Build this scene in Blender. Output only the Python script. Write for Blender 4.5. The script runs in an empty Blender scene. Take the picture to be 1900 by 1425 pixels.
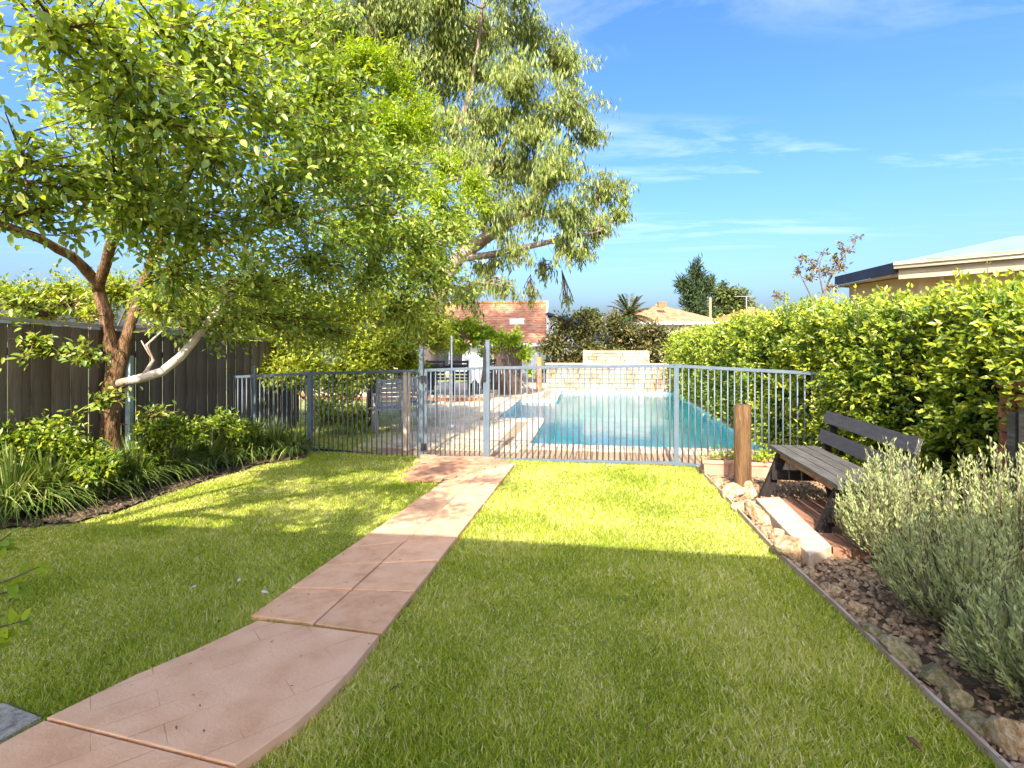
import bpy, math, random
import numpy as np
from mathutils import Vector, Matrix
random.seed(7); rng = np.random.default_rng(11)
R = math.radians
# ------------------------------------------------------------------ camera, sky, sun, exposure
EYE, HZ, FP, CX = 1.53, 632.0, 1000.0, 950.0      # eye height, horizon row, focal length and centre column of the photograph
scene = bpy.context.scene
cam_data = bpy.data.cameras.new('camera'); cam = bpy.data.objects.new('camera', cam_data)
scene.collection.objects.link(cam); scene.camera = cam
cam.location = (0, 0, EYE); cam.rotation_euler = (R(90), 0, 0)
cam_data.sensor_width = 36; cam_data.lens = 36 * FP / 1900; cam_data.shift_y = -(712.5 - HZ) / 1900
cam_data.clip_start = 0.05; cam_data.clip_end = 3000

SUN_ELEV, SUN_AZ = 40.0, (-0.18, -1.0)              # direction towards the sun, seen from above
az = math.atan2(SUN_AZ[0], SUN_AZ[1])               # clockwise from +Y
world = bpy.data.worlds.new('World'); scene.world = world; world.use_nodes = True
nt = world.node_tree; N = nt.nodes; L = nt.links
bg = N['Background']; bg.inputs['Strength'].default_value = 0.089
sky = N.new('ShaderNodeTexSky'); sky.sky_type = 'NISHITA'; sky.sun_disc = False
sky.sun_elevation = R(SUN_ELEV); sky.sun_rotation = az
sky.altitude = 50; sky.air_density = 1.0; sky.dust_density = 5.2; sky.ozone_density = 6.5
# thin cirrus, the same all round the dome
tc = N.new('ShaderNodeTexCoord'); sep = N.new('ShaderNodeSeparateXYZ'); L.new(tc.outputs['Generated'], sep.inputs[0])
zc = N.new('ShaderNodeMath'); zc.operation = 'MAXIMUM'; zc.inputs[1].default_value = 0.03; L.new(sep.outputs[2], zc.inputs[0])
dx = N.new('ShaderNodeMath'); dx.operation = 'DIVIDE'; L.new(sep.outputs[0], dx.inputs[0]); L.new(zc.outputs[0], dx.inputs[1])
dy = N.new('ShaderNodeMath'); dy.operation = 'DIVIDE'; L.new(sep.outputs[1], dy.inputs[0]); L.new(zc.outputs[0], dy.inputs[1])
cmb = N.new('ShaderNodeCombineXYZ'); L.new(dx.outputs[0], cmb.inputs[0]); L.new(dy.outputs[0], cmb.inputs[1])
mp = N.new('ShaderNodeMapping'); mp.inputs['Scale'].default_value = (0.5, 1.4, 1); mp.inputs['Location'].default_value = (1.2, 5.5, 0.4)
L.new(cmb.outputs[0], mp.inputs[0])
n1 = N.new('ShaderNodeTexNoise'); n1.inputs['Scale'].default_value = 1.6; n1.inputs['Detail'].default_value = 9; n1.inputs['Roughness'].default_value = 0.62; n1.inputs['Distortion'].default_value = 0.5
L.new(mp.outputs[0], n1.inputs['Vector'])
n2 = N.new('ShaderNodeTexNoise'); n2.inputs['Scale'].default_value = 0.45; n2.inputs['Detail'].default_value = 2
L.new(mp.outputs[0], n2.inputs['Vector'])
r1 = N.new('ShaderNodeMapRange'); r1.inputs[1].default_value = 0.47; r1.inputs[2].default_value = 0.80; L.new(n1.outputs[0], r1.inputs[0])
r2 = N.new('ShaderNodeMapRange'); r2.inputs[1].default_value = 0.42; r2.inputs[2].default_value = 0.60; L.new(n2.outputs[0], r2.inputs[0])
mu = N.new('ShaderNodeMath'); mu.operation = 'MULTIPLY'; L.new(r1.outputs[0], mu.inputs[0]); L.new(r2.outputs[0], mu.inputs[1])
mu2 = N.new('ShaderNodeMath'); mu2.operation = 'MULTIPLY'; L.new(mu.outputs[0], mu2.inputs[0])
hf = N.new('ShaderNodeMapRange'); hf.inputs[1].default_value = 0.10; hf.inputs[2].default_value = 0.28; hf.inputs[4].default_value = 0.8; L.new(sep.outputs[2], hf.inputs[0]); L.new(hf.outputs[0], mu2.inputs[1])
hs = N.new('ShaderNodeHueSaturation'); hs.inputs['Saturation'].default_value = 1.2; hs.inputs['Hue'].default_value = 0.510; L.new(sky.outputs[0], hs.inputs['Color'])
mixc = N.new('ShaderNodeMixRGB'); mixc.inputs[2].default_value = (3.9, 4.1, 4.3, 1)
L.new(mu2.outputs[0], mixc.inputs[0]); L.new(hs.outputs[0], mixc.inputs[1]); L.new(mixc.outputs[0], bg.inputs['Color'])

sun_data = bpy.data.lights.new('sun', 'SUN'); sun = bpy.data.objects.new('sun', sun_data); scene.collection.objects.link(sun)
sun_data.energy = 2.2; sun_data.angle = R(0.5); sun_data.color = (1.0, 0.95, 0.86)
sd = Vector((SUN_AZ[0], SUN_AZ[1], math.hypot(*SUN_AZ) * math.tan(R(SUN_ELEV)))).normalized()
sun.rotation_euler = sd.to_track_quat('Z', 'Y').to_euler(); sun.location = (-3, -20, 20)
vs = scene.view_settings
vs.view_transform = 'Standard'; vs.look = 'None'; vs.gamma = 1; vs.use_curve_mapping = False; vs.exposure = 2.38
scene.cycles.max_bounces = 8; scene.cycles.transparent_max_bounces = 12
scene.cycles.use_denoising = True

# ------------------------------------------------------------------ helpers
COL = scene.collection
def tag(o, label=None, cat=None, group=None, kind=None):
    if label: o['label'] = label
    if cat: o['category'] = cat
    if group: o['group'] = group
    if kind: o['kind'] = kind
    return o
def put(o, parent=None):
    COL.objects.link(o)
    if parent is not None:
        o.parent = parent
        m = Matrix.Translation(parent.location); p = parent.parent
        while p is not None: m = Matrix.Translation(Vector((0, 0, 0))) @ m; p = p.parent
        o.matrix_parent_inverse = parent.get('_inv', None) and Matrix() or Matrix.Translation(-parent.location) if parent.type == 'EMPTY' else Matrix()
    return o
def thing(name, label, cat, loc, group=None, kind=None):
    o = bpy.data.objects.new(name, None); o.location = loc; o.empty_display_size = 0.1; COL.objects.link(o)
    return tag(o, label, cat, group, kind)
def at(px, py, Y): return Vector(((px - CX) / FP * Y, Y, EYE - (py - HZ) / FP * Y))
def g(X, Y):                                         # height of the lawn: falls gently to the pool fence and to the left
    return 0.037 * (6.7 - np.clip(Y, -4, 6.7)) + 0.03 * np.clip(X + 0.3, -6, 0)
def on_ground(px, py, h=0.0):
    Y = 4.0
    for _ in range(60):
        X = (px - CX) / FP * Y
        Y = 0.5 * Y + 0.5 * (EYE - float(g(X, Y)) - h) / ((py - HZ) / FP)
    X = (px - CX) / FP * Y
    return Vector((X, Y, float(g(X, Y)) + h))
class MB:
    def __init__(s): s.v = []; s.f = []
    def add(s, vs_, fs):
        n = len(s.v); s.v += [tuple(v) for v in vs_]; s.f += [tuple(i + n for i in f) for f in fs]; return s
    def box(s, c, size, rot=None, taper=None):
        hx, hy, hz = size[0] / 2, size[1] / 2, size[2] / 2; vs_ = []
        for z in (-hz, hz):
            k = taper if (taper and z > 0) else 1
            for x, y in ((-hx, -hy), (hx, -hy), (hx, hy), (-hx, hy)): vs_.append(Vector((x * k, y * k, z)))
        if rot is not None: vs_ = [rot @ v for v in vs_]
        c = Vector(c)
        return s.add([v + c for v in vs_], [(0, 3, 2, 1), (4, 5, 6, 7), (0, 1, 5, 4), (1, 2, 6, 5), (2, 3, 7, 6), (3, 0, 4, 7)])
    def bar(s, a, b, w, d, up=(0, 0, 1)):            # box from a to b, w across, d along up
        a = Vector(a); b = Vector(b); y = (b - a); ln = y.length; y.normalize(); u = Vector(up)
        x = y.cross(u)
        if x.length < 1e-4: x = y.cross(Vector((1, 0, 0)))
        x.normalize(); z = x.cross(y); m = Matrix((x, y, z)).transposed()
        return s.box((a + b) / 2, (w, ln, d), m)
    def tube(s, pts, rad, n=6, cap=True):
        pts = [Vector(p) for p in pts]; base = len(s.v); ref = Vector((0.3, 0.9, 0.2)); vs_ = []; fs = []
        for i, p in enumerate(pts):
            t = (pts[min(i + 1, len(pts) - 1)] - pts[max(i - 1, 0)]).normalized()
            x = t.cross(ref)
            if x.length < 0.1: x = t.cross(Vector((1, 0, 0)))
            x.normalize(); y = t.cross(x); r = rad[i] if hasattr(rad, '__len__') else rad
            for k in range(n):
                a = 2 * math.pi * k / n; vs_.append(p + (x * math.cos(a) + y * math.sin(a)) * r)
        for i in range(len(pts) - 1):
            for k in range(n):
                fs.append((i * n + k, i * n + (k + 1) % n, (i + 1) * n + (k + 1) % n, (i + 1) * n + k))
        if cap: fs.append(tuple(range(n))[::-1]); fs.append(tuple(range((len(pts) - 1) * n, len(pts) * n)))
        return s.add(vs_, fs)
    def prism(s, poly, top, thick, ch=0.0):          # poly: XY points, top: function or number; ch: chamfer
        n = len(poly); P = [Vector((p[0], p[1])) for p in poly]; c = sum(P, Vector((0, 0))) / n
        zt = [top(p[0], p[1]) if callable(top) else top for p in P]
        ins = [p + (c - p).normalized() * ch * 1.4 for p in P]
        vs_ = [(p[0], p[1], z - thick) for p, z in zip(P, zt)] + [(p[0], p[1], z - ch) for p, z in zip(P, zt)] + [(p[0], p[1], z) for p, z in zip(ins, zt)]
        area = sum(P[i][0] * P[(i + 1) % n][1] - P[(i + 1) % n][0] * P[i][1] for i in range(n)); fs = []
        for b in (0, n):
            for i in range(n):
                j = (i + 1) % n; q = (b + i, b + j, b + n + j, b + n + i); fs.append(q if area > 0 else q[::-1])
        t = tuple(range(2 * n, 3 * n)); fs.append(t if area > 0 else t[::-1])
        return s.add(vs_, fs)
    def lathe(s, c, prof, n=16):
        c = Vector(c); vs_ = []; fs = []
        for r, z in prof:
            for k in range(n):
                a = 2 * math.pi * k / n; vs_.append(c + Vector((r * math.cos(a), r * math.sin(a), z)))
        for i in range(len(prof) - 1):
            for k in range(n): fs.append((i * n + k, i * n + (k + 1) % n, (i + 1) * n + (k + 1) % n, (i + 1) * n + k))
        fs.append(tuple(range((len(prof) - 1) * n, len(prof) * n)))
        return s.add(vs_, fs)
    def mesh(s, name, m, smooth=False):
        me = bpy.data.meshes.new(name); me.from_pydata(s.v, [], s.f); me.update()
        if m is not None: me.materials.append(m)
        if smooth: me.polygons.foreach_set('use_smooth', [True] * len(me.polygons))
        return me
    def build(s, name, m, parent=None, smooth=False):
        return put(bpy.data.objects.new(name, s.mesh(name, m, smooth)), parent)
def inst(name, me, loc, parent, rz=0.0, scale=(1, 1, 1), mat3=None):
    o = bpy.data.objects.new(name, me); o.location = loc
    if mat3 is not None: o.rotation_euler = mat3.to_euler()
    else: o.rotation_euler = (0, 0, rz)
    o.scale = scale
    return put(o, parent)
def np_mesh(name, V, F, m, rnd=None, smooth=False):
    me = bpy.data.meshes.new(name); V = np.asarray(V, dtype=np.float32); F = np.asarray(F, dtype=np.int32)
    k = F.shape[1]; nf = F.shape[0]
    me.vertices.add(len(V)); me.vertices.foreach_set('co', V.ravel())
    me.loops.add(nf * k); me.loops.foreach_set('vertex_index', F.ravel())
    me.polygons.add(nf); me.polygons.foreach_set('loop_start', np.arange(0, nf * k, k, dtype=np.int32))
    me.polygons.foreach_set('loop_total', np.full(nf, k, dtype=np.int32))
    if rnd is not None:
        a = me.attributes.new('rnd', 'FLOAT', 'POINT'); a.data.foreach_set('value', np.asarray(rnd, dtype=np.float32))
    me.update(calc_edges=True)
    if smooth: me.polygons.foreach_set('use_smooth', np.ones(nf, dtype=bool))
    if m is not None: me.materials.append(m)
    return me
def unit(v): return v / np.maximum(np.linalg.norm(v, axis=-1, keepdims=True), 1e-9)
def leaf_arrays(P, D, Nn, Ln, Wd, rich=False, fold=0.25, curl=0.12):
    """oval leaves: base P, axis D, face normal Nn"""
    D = unit(D); S = unit(np.cross(D, Nn)); Nn = np.cross(S, D)
    Ln = np.asarray(Ln)[:, None]; Wd = np.asarray(Wd)[:, None]
    if rich:
        st = [(0.28, 0.46), (0.66, 0.40)]; vs_ = [P]
        for t, w in st:
            c = P + D * Ln * t - Nn * Ln * curl * (t * t)
            vs_ += [c - S * Wd * w + Nn * Wd * fold * 0.5, c - Nn * Wd * fold * 0.3, c + S * Wd * w + Nn * Wd * fold * 0.5]
        vs_.append(P + D * Ln - Nn * Ln * curl)
        V = np.stack(vs_, 1); k = 8
        F = np.array([[0, 2, 1, 1], [0, 3, 2, 2], [1, 2, 5, 4], [2, 3, 6, 5], [4, 5, 7, 7], [5, 6, 7, 7]])
        T = np.array([[0, 2, 1], [0, 3, 2], [1, 2, 5], [1, 5, 4], [2, 3, 6], [2, 6, 5], [4, 5, 7], [5, 6, 7]])
    else:
        c = P + D * Ln * 0.45
        V = np.stack([P, c - S * Wd * 0.5 + Nn * Wd * fold * 0.4, P + D * Ln - Nn * Ln * curl, c + S * Wd * 0.5 + Nn * Wd * fold * 0.4], 1); k = 4
        T = np.array([[0, 2, 1], [0, 3, 2]])
    n = len(P); F = (np.arange(n)[:, None, None] * k + T[None]).reshape(-1, 3)
    return V.reshape(-1, 3), F, k
def rand_dir(n): return unit(rng.normal(size=(n, 3)))

# ------------------------------------------------------------------ materials
def nodes(name):
    m = bpy.data.materials.new(name); m.use_nodes = True; return m, m.node_tree.nodes, m.node_tree.links, m.node_tree.nodes['Principled BSDF']
def ramp(N_, stops):
    r = N_.new('ShaderNodeValToRGB'); e = r.color_ramp.elements
    while len(e) < len(stops): e.new(0.5)
    for el, (p, c) in zip(e, stops): el.position = p; el.color = (*c, 1)
    return r
def mat(name, cols, scale=6, rough=0.8, bump=0.3, bscale=None, detail=6, stretch=(1, 1, 1), spec=0.3, metal=0.0, coord='Object', objvar=0.0, dist=0.01):
    m, N_, L_, b = nodes(name)
    t = N_.new('ShaderNodeTexCoord'); mpn = N_.new('ShaderNodeMapping'); mpn.inputs['Scale'].default_value = stretch
    if coord == 'World':
        gm = N_.new('ShaderNodeNewGeometry'); L_.new(gm.outputs['Position'], mpn.inputs[0])
    else: L_.new(t.outputs[coord], mpn.inputs[0])
    nz = N_.new('ShaderNodeTexNoise'); nz.inputs['Scale'].default_value = scale; nz.inputs['Detail'].default_value = detail; nz.inputs['Roughness'].default_value = 0.6
    L_.new(mpn.outputs[0], nz.inputs['Vector'])
    k = len(cols); r = ramp(N_, [(0.3 + 0.4 * i / max(k - 1, 1), c) for i, c in enumerate(cols)]); L_.new(nz.outputs[0], r.inputs[0])
    src = r.outputs[0]
    if objvar:
        oi = N_.new('ShaderNodeObjectInfo'); mr = N_.new('ShaderNodeMapRange'); mr.inputs[3].default_value = 1 - objvar; mr.inputs[4].default_value = 1 + objvar
        L_.new(oi.outputs['Random'], mr.inputs[0]); hv = N_.new('ShaderNodeHueSaturation'); L_.new(mr.outputs[0], hv.inputs['Value']); L_.new(src, hv.inputs['Color']); src = hv.outputs[0]
    L_.new(src, b.inputs['Base Color']); b.inputs['Roughness'].default_value = rough; b.inputs['Specular IOR Level'].default_value = spec; b.inputs['Metallic'].default_value = metal
    if bump:
        n2_ = N_.new('ShaderNodeTexNoise'); n2_.inputs['Scale'].default_value = bscale or scale * 4; n2_.inputs['Detail'].default_value = 5
        L_.new(mpn.outputs[0], n2_.inputs['Vector']); bp = N_.new('ShaderNodeBump'); bp.inputs['Strength'].default_value = bump; bp.inputs['Distance'].default_value = dist
        L_.new(n2_.outputs[0], bp.inputs['Height']); L_.new(bp.outputs[0], b.inputs['Normal'])
    return m
def leaf_mat(name, cols, trans=0.35, rough=0.45, spec=0.35, tcol=None, patch=0.0):
    m, N_, L_, b = nodes(name)
    a = N_.new('ShaderNodeAttribute'); a.attribute_name = 'rnd'; k = len(cols)
    r = ramp(N_, [(i / max(k - 1, 1), c) for i, c in enumerate(cols)]); src = a.outputs['Fac']
    if patch:
        gm = N_.new('ShaderNodeNewGeometry'); nz = N_.new('ShaderNodeTexNoise'); nz.inputs['Scale'].default_value = 1.3; nz.inputs['Detail'].default_value = 4; L_.new(gm.outputs['Position'], nz.inputs['Vector'])
        ma = N_.new('ShaderNodeMath'); ma.operation = 'MULTIPLY_ADD'; ma.inputs[1].default_value = patch * 2; ma.inputs[2].default_value = -patch
        L_.new(nz.outputs[0], ma.inputs[0]); ad = N_.new('ShaderNodeMath'); ad.operation = 'ADD'; ad.use_clamp = True
        L_.new(ma.outputs[0], ad.inputs[0]); L_.new(a.outputs['Fac'], ad.inputs[1]); src = ad.outputs[0]
    L_.new(src, r.inputs[0]); L_.new(r.outputs[0], b.inputs['Base Color'])
    b.inputs['Roughness'].default_value = rough; b.inputs['Specular IOR Level'].default_value = spec
    tr = N_.new('ShaderNodeBsdfTranslucent'); hv = N_.new('ShaderNodeHueSaturation'); hv.inputs['Hue'].default_value = 0.485; hv.inputs['Saturation'].default_value = 1.15; hv.inputs['Value'].default_value = 1.5
    L_.new(r.outputs[0], hv.inputs['Color']); L_.new(hv.outputs[0], tr.inputs[0])
    mx = N_.new('ShaderNodeMixShader'); mx.inputs[0].default_value = trans; L_.new(b.outputs[0], mx.inputs[1]); L_.new(tr.outputs[0], mx.inputs[2])
    L_.new(mx.outputs[0], N_['Material Output'].inputs[0]); return m
M = {}
M['lawn'] = mat('lawn_soil', [(0.16, 0.17, 0.035), (0.26, 0.25, 0.07), (0.36, 0.31, 0.13)], 5, 0.95, 0.6, 60)
M['grass'] = leaf_mat('grass_blade', [(0.17, 0.25, 0.02), (0.36, 0.42, 0.035), (0.50, 0.52, 0.06), (0.76, 0.68, 0.34)], 0.35, 0.6, 0.2, patch=0.75)
M['ground'] = mat('far_ground', [(0.07, 0.09, 0.03), (0.13, 0.13, 0.05)], 0.3, 0.95, 0.2)
M['soil'] = mat('bed_soil', [(0.05, 0.03, 0.016), (0.11, 0.072, 0.04), (0.18, 0.13, 0.08)], 14, 0.95, 0.8, 60)
M['gravel'] = mat('mulch_chip', [(0.09, 0.05, 0.024), (0.25, 0.155, 0.08), (0.44, 0.32, 0.19)], 25, 0.9, 0.3, objvar=0.2)
M['slab'] = mat('salmon_concrete', [(0.62, 0.31, 0.15), (0.75, 0.41, 0.215), (0.80, 0.47, 0.265)], 9, 0.85, 0.4, 110, detail=10, objvar=0.10, coord='World')
M['slab_joint'] = mat('path_bed', [(0.07, 0.035, 0.02), (0.14, 0.07, 0.04)], 20, 0.95, 0.5)
M['brick_pave'] = mat('brick_paver', [(0.40, 0.18, 0.09), (0.56, 0.30, 0.17)], 9, 0.85, 0.4, 60, objvar=0.15, coord='World')
M['brick_orange'] = mat('orange_brick', [(0.34, 0.11, 0.045), (0.50, 0.21, 0.10)], 9, 0.85, 0.4, 60, objvar=0.15, coord='World')
M['sand'] = mat('sandstone', [(0.50, 0.33, 0.17), (0.62, 0.47, 0.29), (0.68, 0.57, 0.40)], 5, 0.85, 0.35, 40, objvar=0.12, coord='World')
M['sandpale'] = mat('pale_sandstone', [(0.40, 0.27, 0.17), (0.54, 0.41, 0.29), (0.62, 0.51, 0.39)], 5, 0.85, 0.25, 40, objvar=0.06, stretch=(1, 3, 1), coord='World')
M['joint'] = mat('deck_bed', [(0.30, 0.17, 0.09), (0.42, 0.28, 0.17)], 12, 0.95, 0.3)
M['rock'] = mat('bush_rock', [(0.16, 0.10, 0.05), (0.38, 0.23, 0.10), (0.52, 0.38, 0.22), (0.58, 0.48, 0.35)], 2.6, 0.9, 0.8, 12, objvar=0.18)
M['rockmoss'] = mat('mossy_rock', [(0.10, 0.11, 0.035), (0.24, 0.19, 0.08), (0.38, 0.29, 0.17)], 5, 0.95, 0.7, 22, objvar=0.15)
M['stone'] = mat('wall_stone', [(0.26, 0.15, 0.065), (0.40, 0.31, 0.20), (0.47, 0.42, 0.34)], 2.3, 0.85, 0.4, 30, objvar=0.22, coord='World')
M['mortar'] = mat('mortar', [(0.30, 0.21, 0.12), (0.40, 0.30, 0.2)], 9, 0.95, 0.3)
M['fence'] = mat('blue_grey_powdercoat', [(0.085, 0.115, 0.14), (0.12, 0.15, 0.175)], 9, 0.45, 0.08, spec=0.5)
M['gate_dark'] = mat('black_plastic', [(0.012, 0.012, 0.014), (0.03, 0.03, 0.03)], 9, 0.45, 0)
M['paling'] = mat('brown_paling', [(0.085, 0.062, 0.045), (0.14, 0.105, 0.08), (0.20, 0.155, 0.12)], 5, 0.8, 0.35, 30, stretch=(6, 6, 0.5), objvar=0.2)
M['railgrey'] = mat('weathered_capping', [(0.22, 0.22, 0.20), (0.38, 0.37, 0.34)], 7, 0.7, 0.2)
M['galv'] = mat('green_grey_post', [(0.22, 0.29, 0.28), (0.34, 0.41, 0.39)], 5, 0.55, 0.1)
M['bark'] = mat('ruddy_bark', [(0.045, 0.025, 0.012), (0.15, 0.075, 0.03), (0.27, 0.15, 0.07), (0.10, 0.09, 0.025)], 9, 0.9, 1.0, 30, stretch=(3, 3, 0.6), dist=0.04)
M['barkpale'] = mat('pale_bark', [(0.30, 0.18, 0.10), (0.52, 0.40, 0.31), (0.64, 0.55, 0.47)], 6, 0.85, 0.4, 25, dist=0.01)
M['barkgum'] = mat('gum_bark', [(0.13, 0.085, 0.06), (0.27, 0.19, 0.14), (0.40, 0.32, 0.26)], 2, 0.85, 0.4, 9, stretch=(1, 1, 0.5))
M['twig'] = mat('twig_bark', [(0.10, 0.065, 0.045), (0.20, 0.14, 0.10)], 9, 0.9, 0.3)
M['treeleaf'] = leaf_mat('broad_leaf', [(0.10, 0.165, 0.03), (0.21, 0.30, 0.045), (0.38, 0.45, 0.07), (0.58, 0.58, 0.15)], 0.45, 0.36, 0.6, patch=0.15)
M['gumleaf'] = leaf_mat('gum_leaf', [(0.10, 0.14, 0.035), (0.18, 0.23, 0.05), (0.30, 0.34, 0.065), (0.44, 0.42, 0.10)], 0.34, 0.45, 0.4, patch=0.2)
M['brightleaf'] = leaf_mat('bright_leaf', [(0.10, 0.19, 0.014), (0.21, 0.32, 0.022), (0.34, 0.42, 0.03), (0.47, 0.50, 0.04)], 0.4, 0.5, 0.25, patch=0.2)
M['bushleaf'] = leaf_mat('bush_leaf', [(0.09, 0.14, 0.015), (0.22, 0.28, 0.025), (0.38, 0.40, 0.035), (0.52, 0.49, 0.06)], 0.42, 0.45, 0.35, patch=0.2)
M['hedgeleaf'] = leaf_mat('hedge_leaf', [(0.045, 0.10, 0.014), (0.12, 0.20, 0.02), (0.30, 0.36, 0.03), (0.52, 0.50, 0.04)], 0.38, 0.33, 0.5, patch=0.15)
M['darkcore'] = mat('shaded_core', [(0.012, 0.016, 0.006), (0.03, 0.03, 0.014)], 8, 0.95, 0.5)  # near-black colour stands in for shade deep inside the hedge
M['photinia'] = leaf_mat('reddish_leaf', [(0.03, 0.045, 0.014), (0.075, 0.085, 0.02), (0.15, 0.13, 0.03), (0.24, 0.14, 0.05)], 0.25, 0.4, 0.4, patch=0.2)
M['strap'] = leaf_mat('strap_leaf', [(0.06, 0.11, 0.02), (0.14, 0.21, 0.035), (0.28, 0.32, 0.07), (0.54, 0.52, 0.24)], 0.25, 0.4, 0.4)
M['lav'] = leaf_mat('grey_green_needle', [(0.20, 0.22, 0.085), (0.32, 0.355, 0.145), (0.43, 0.46, 0.21), (0.45, 0.43, 0.11)], 0.25, 0.7, 0.15, patch=0.25)
M['pine'] = leaf_mat('pine_needle', [(0.03, 0.055, 0.02), (0.055, 0.085, 0.03), (0.09, 0.12, 0.04)], 0.15, 0.6, 0.2)
M['fargreen'] = leaf_mat('far_leaf', [(0.06, 0.085, 0.02), (0.11, 0.135, 0.03), (0.17, 0.18, 0.05)], 0.25, 0.6, 0.2, patch=0.2)
M['autumn'] = leaf_mat('olive_brown_leaf', [(0.10, 0.09, 0.03), (0.19, 0.15, 0.04), (0.27, 0.19, 0.06)], 0.3, 0.5, 0.3)
M['palm'] = leaf_mat('palm_leaf', [(0.05, 0.075, 0.02), (0.11, 0.12, 0.03), (0.22, 0.15, 0.05)], 0.2, 0.5, 0.3)
M['darkwood'] = mat('dark_stained_timber', [(0.014, 0.011, 0.009), (0.03, 0.022, 0.018)], 6, 0.75, 0.4, 40, stretch=(4, 1, 4))
M['greywood'] = mat('weathered_grey_timber', [(0.045, 0.038, 0.03), (0.09, 0.08, 0.065), (0.14, 0.125, 0.105)], 7, 0.75, 0.4, 40, stretch=(7, 0.6, 7), objvar=0.12)
M['backwood'] = mat('charcoal_timber', [(0.04, 0.037, 0.04), (0.075, 0.07, 0.075)], 7, 0.65, 0.3, 40, stretch=(7, 0.6, 7), objvar=0.1)
M['log'] = mat('treated_log', [(0.09, 0.045, 0.018), (0.20, 0.105, 0.042), (0.27, 0.16, 0.07)], 7, 0.85, 0.9, 30, stretch=(6, 6, 0.45), dist=0.03)
M['plankred'] = mat('red_brown_plank', [(0.16, 0.07, 0.035), (0.30, 0.14, 0.075), (0.36, 0.20, 0.12)], 6, 0.75, 0.4, 40, stretch=(6, 0.6, 6), objvar=0.15)
M['terracotta'] = mat('terracotta', [(0.42, 0.22, 0.13), (0.55, 0.33, 0.22)], 9, 0.85, 0.25, objvar=0.1)
M['oldbrick'] = mat('old_red_brick', [(0.10, 0.035, 0.022), (0.24, 0.075, 0.04), (0.36, 0.15, 0.08)], 14, 0.9, 0.8, 60, objvar=0.3)
M['render'] = mat('cream_render', [(0.50, 0.42, 0.24), (0.58, 0.50, 0.31)], 3, 0.9, 0.2, 60)
M['eave'] = mat('weathered_cream_paint', [(0.22, 0.18, 0.10), (0.38, 0.33, 0.22), (0.48, 0.43, 0.32)], 2.2, 0.75, 0.2, 30, stretch=(0.6, 0.6, 8))
M['navy'] = mat('dark_blue_fascia', [(0.018, 0.026, 0.05), (0.035, 0.045, 0.075)], 4, 0.5, 0.1)
M['steelroof'] = mat('pale_blue_steel', [(0.17, 0.23, 0.28), (0.24, 0.30, 0.36)], 3, 0.5, 0.05)
M['brush'] = mat('brushwood', [(0.045, 0.028, 0.02), (0.12, 0.075, 0.05), (0.19, 0.13, 0.09)], 9, 0.95, 0.9, 40, stretch=(8, 8, 0.5))
M['white'] = mat('white_paint', [(0.66, 0.65, 0.62), (0.78, 0.77, 0.75)], 7, 0.6, 0.1)
M['cloth'] = mat('white_cloth', [(0.70, 0.69, 0.67), (0.80, 0.79, 0.78)], 9, 0.95, 0.2)
M['black'] = mat('black_metal', [(0.008, 0.008, 0.009), (0.02, 0.02, 0.021)], 9, 0.5, 0.05, spec=0.4)
M['orangepost'] = mat('orange_timber', [(0.38, 0.16, 0.06), (0.5, 0.25, 0.11)], 6, 0.8, 0.3, stretch=(5, 5, 0.5))
M['concrete'] = mat('rough_concrete', [(0.18, 0.15, 0.11), (0.36, 0.31, 0.24), (0.48, 0.42, 0.33)], 30, 0.95, 0.8, 90)
M['edging'] = mat('pale_edging', [(0.34, 0.23, 0.15), (0.50, 0.40, 0.31)], 8, 0.8, 0.3)
M['window'] = mat('dark_glass', [(0.02, 0.025, 0.03), (0.05, 0.06, 0.07)], 3, 0.1, 0, spec=0.6)
M['flower'] = mat('pale_petal', [(0.62, 0.50, 0.52), (0.74, 0.66, 0.66)], 9, 0.8, 0)
M['deadleaf'] = mat('dead_leaf', [(0.16, 0.06, 0.035), (0.26, 0.12, 0.06)], 20, 0.8, 0.2)
def roof_mat():
    m, N_, L_, b = nodes('terracotta_tiles')
    t = N_.new('ShaderNodeTexCoord'); nz = N_.new('ShaderNodeTexNoise'); nz.inputs['Scale'].default_value = 3.0; nz.inputs['Detail'].default_value = 8; L_.new(t.outputs['Object'], nz.inputs['Vector'])
    r = ramp(N_, [(0.3, (0.36, 0.135, 0.055)), (0.5, (0.48, 0.21, 0.10)), (0.7, (0.58, 0.31, 0.175))]); L_.new(nz.outputs[0], r.inputs[0]); L_.new(r.outputs[0], b.inputs['Base Color'])
    b.inputs['Roughness'].default_value = 0.85; return m
M['roof'] = roof_mat()
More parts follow.
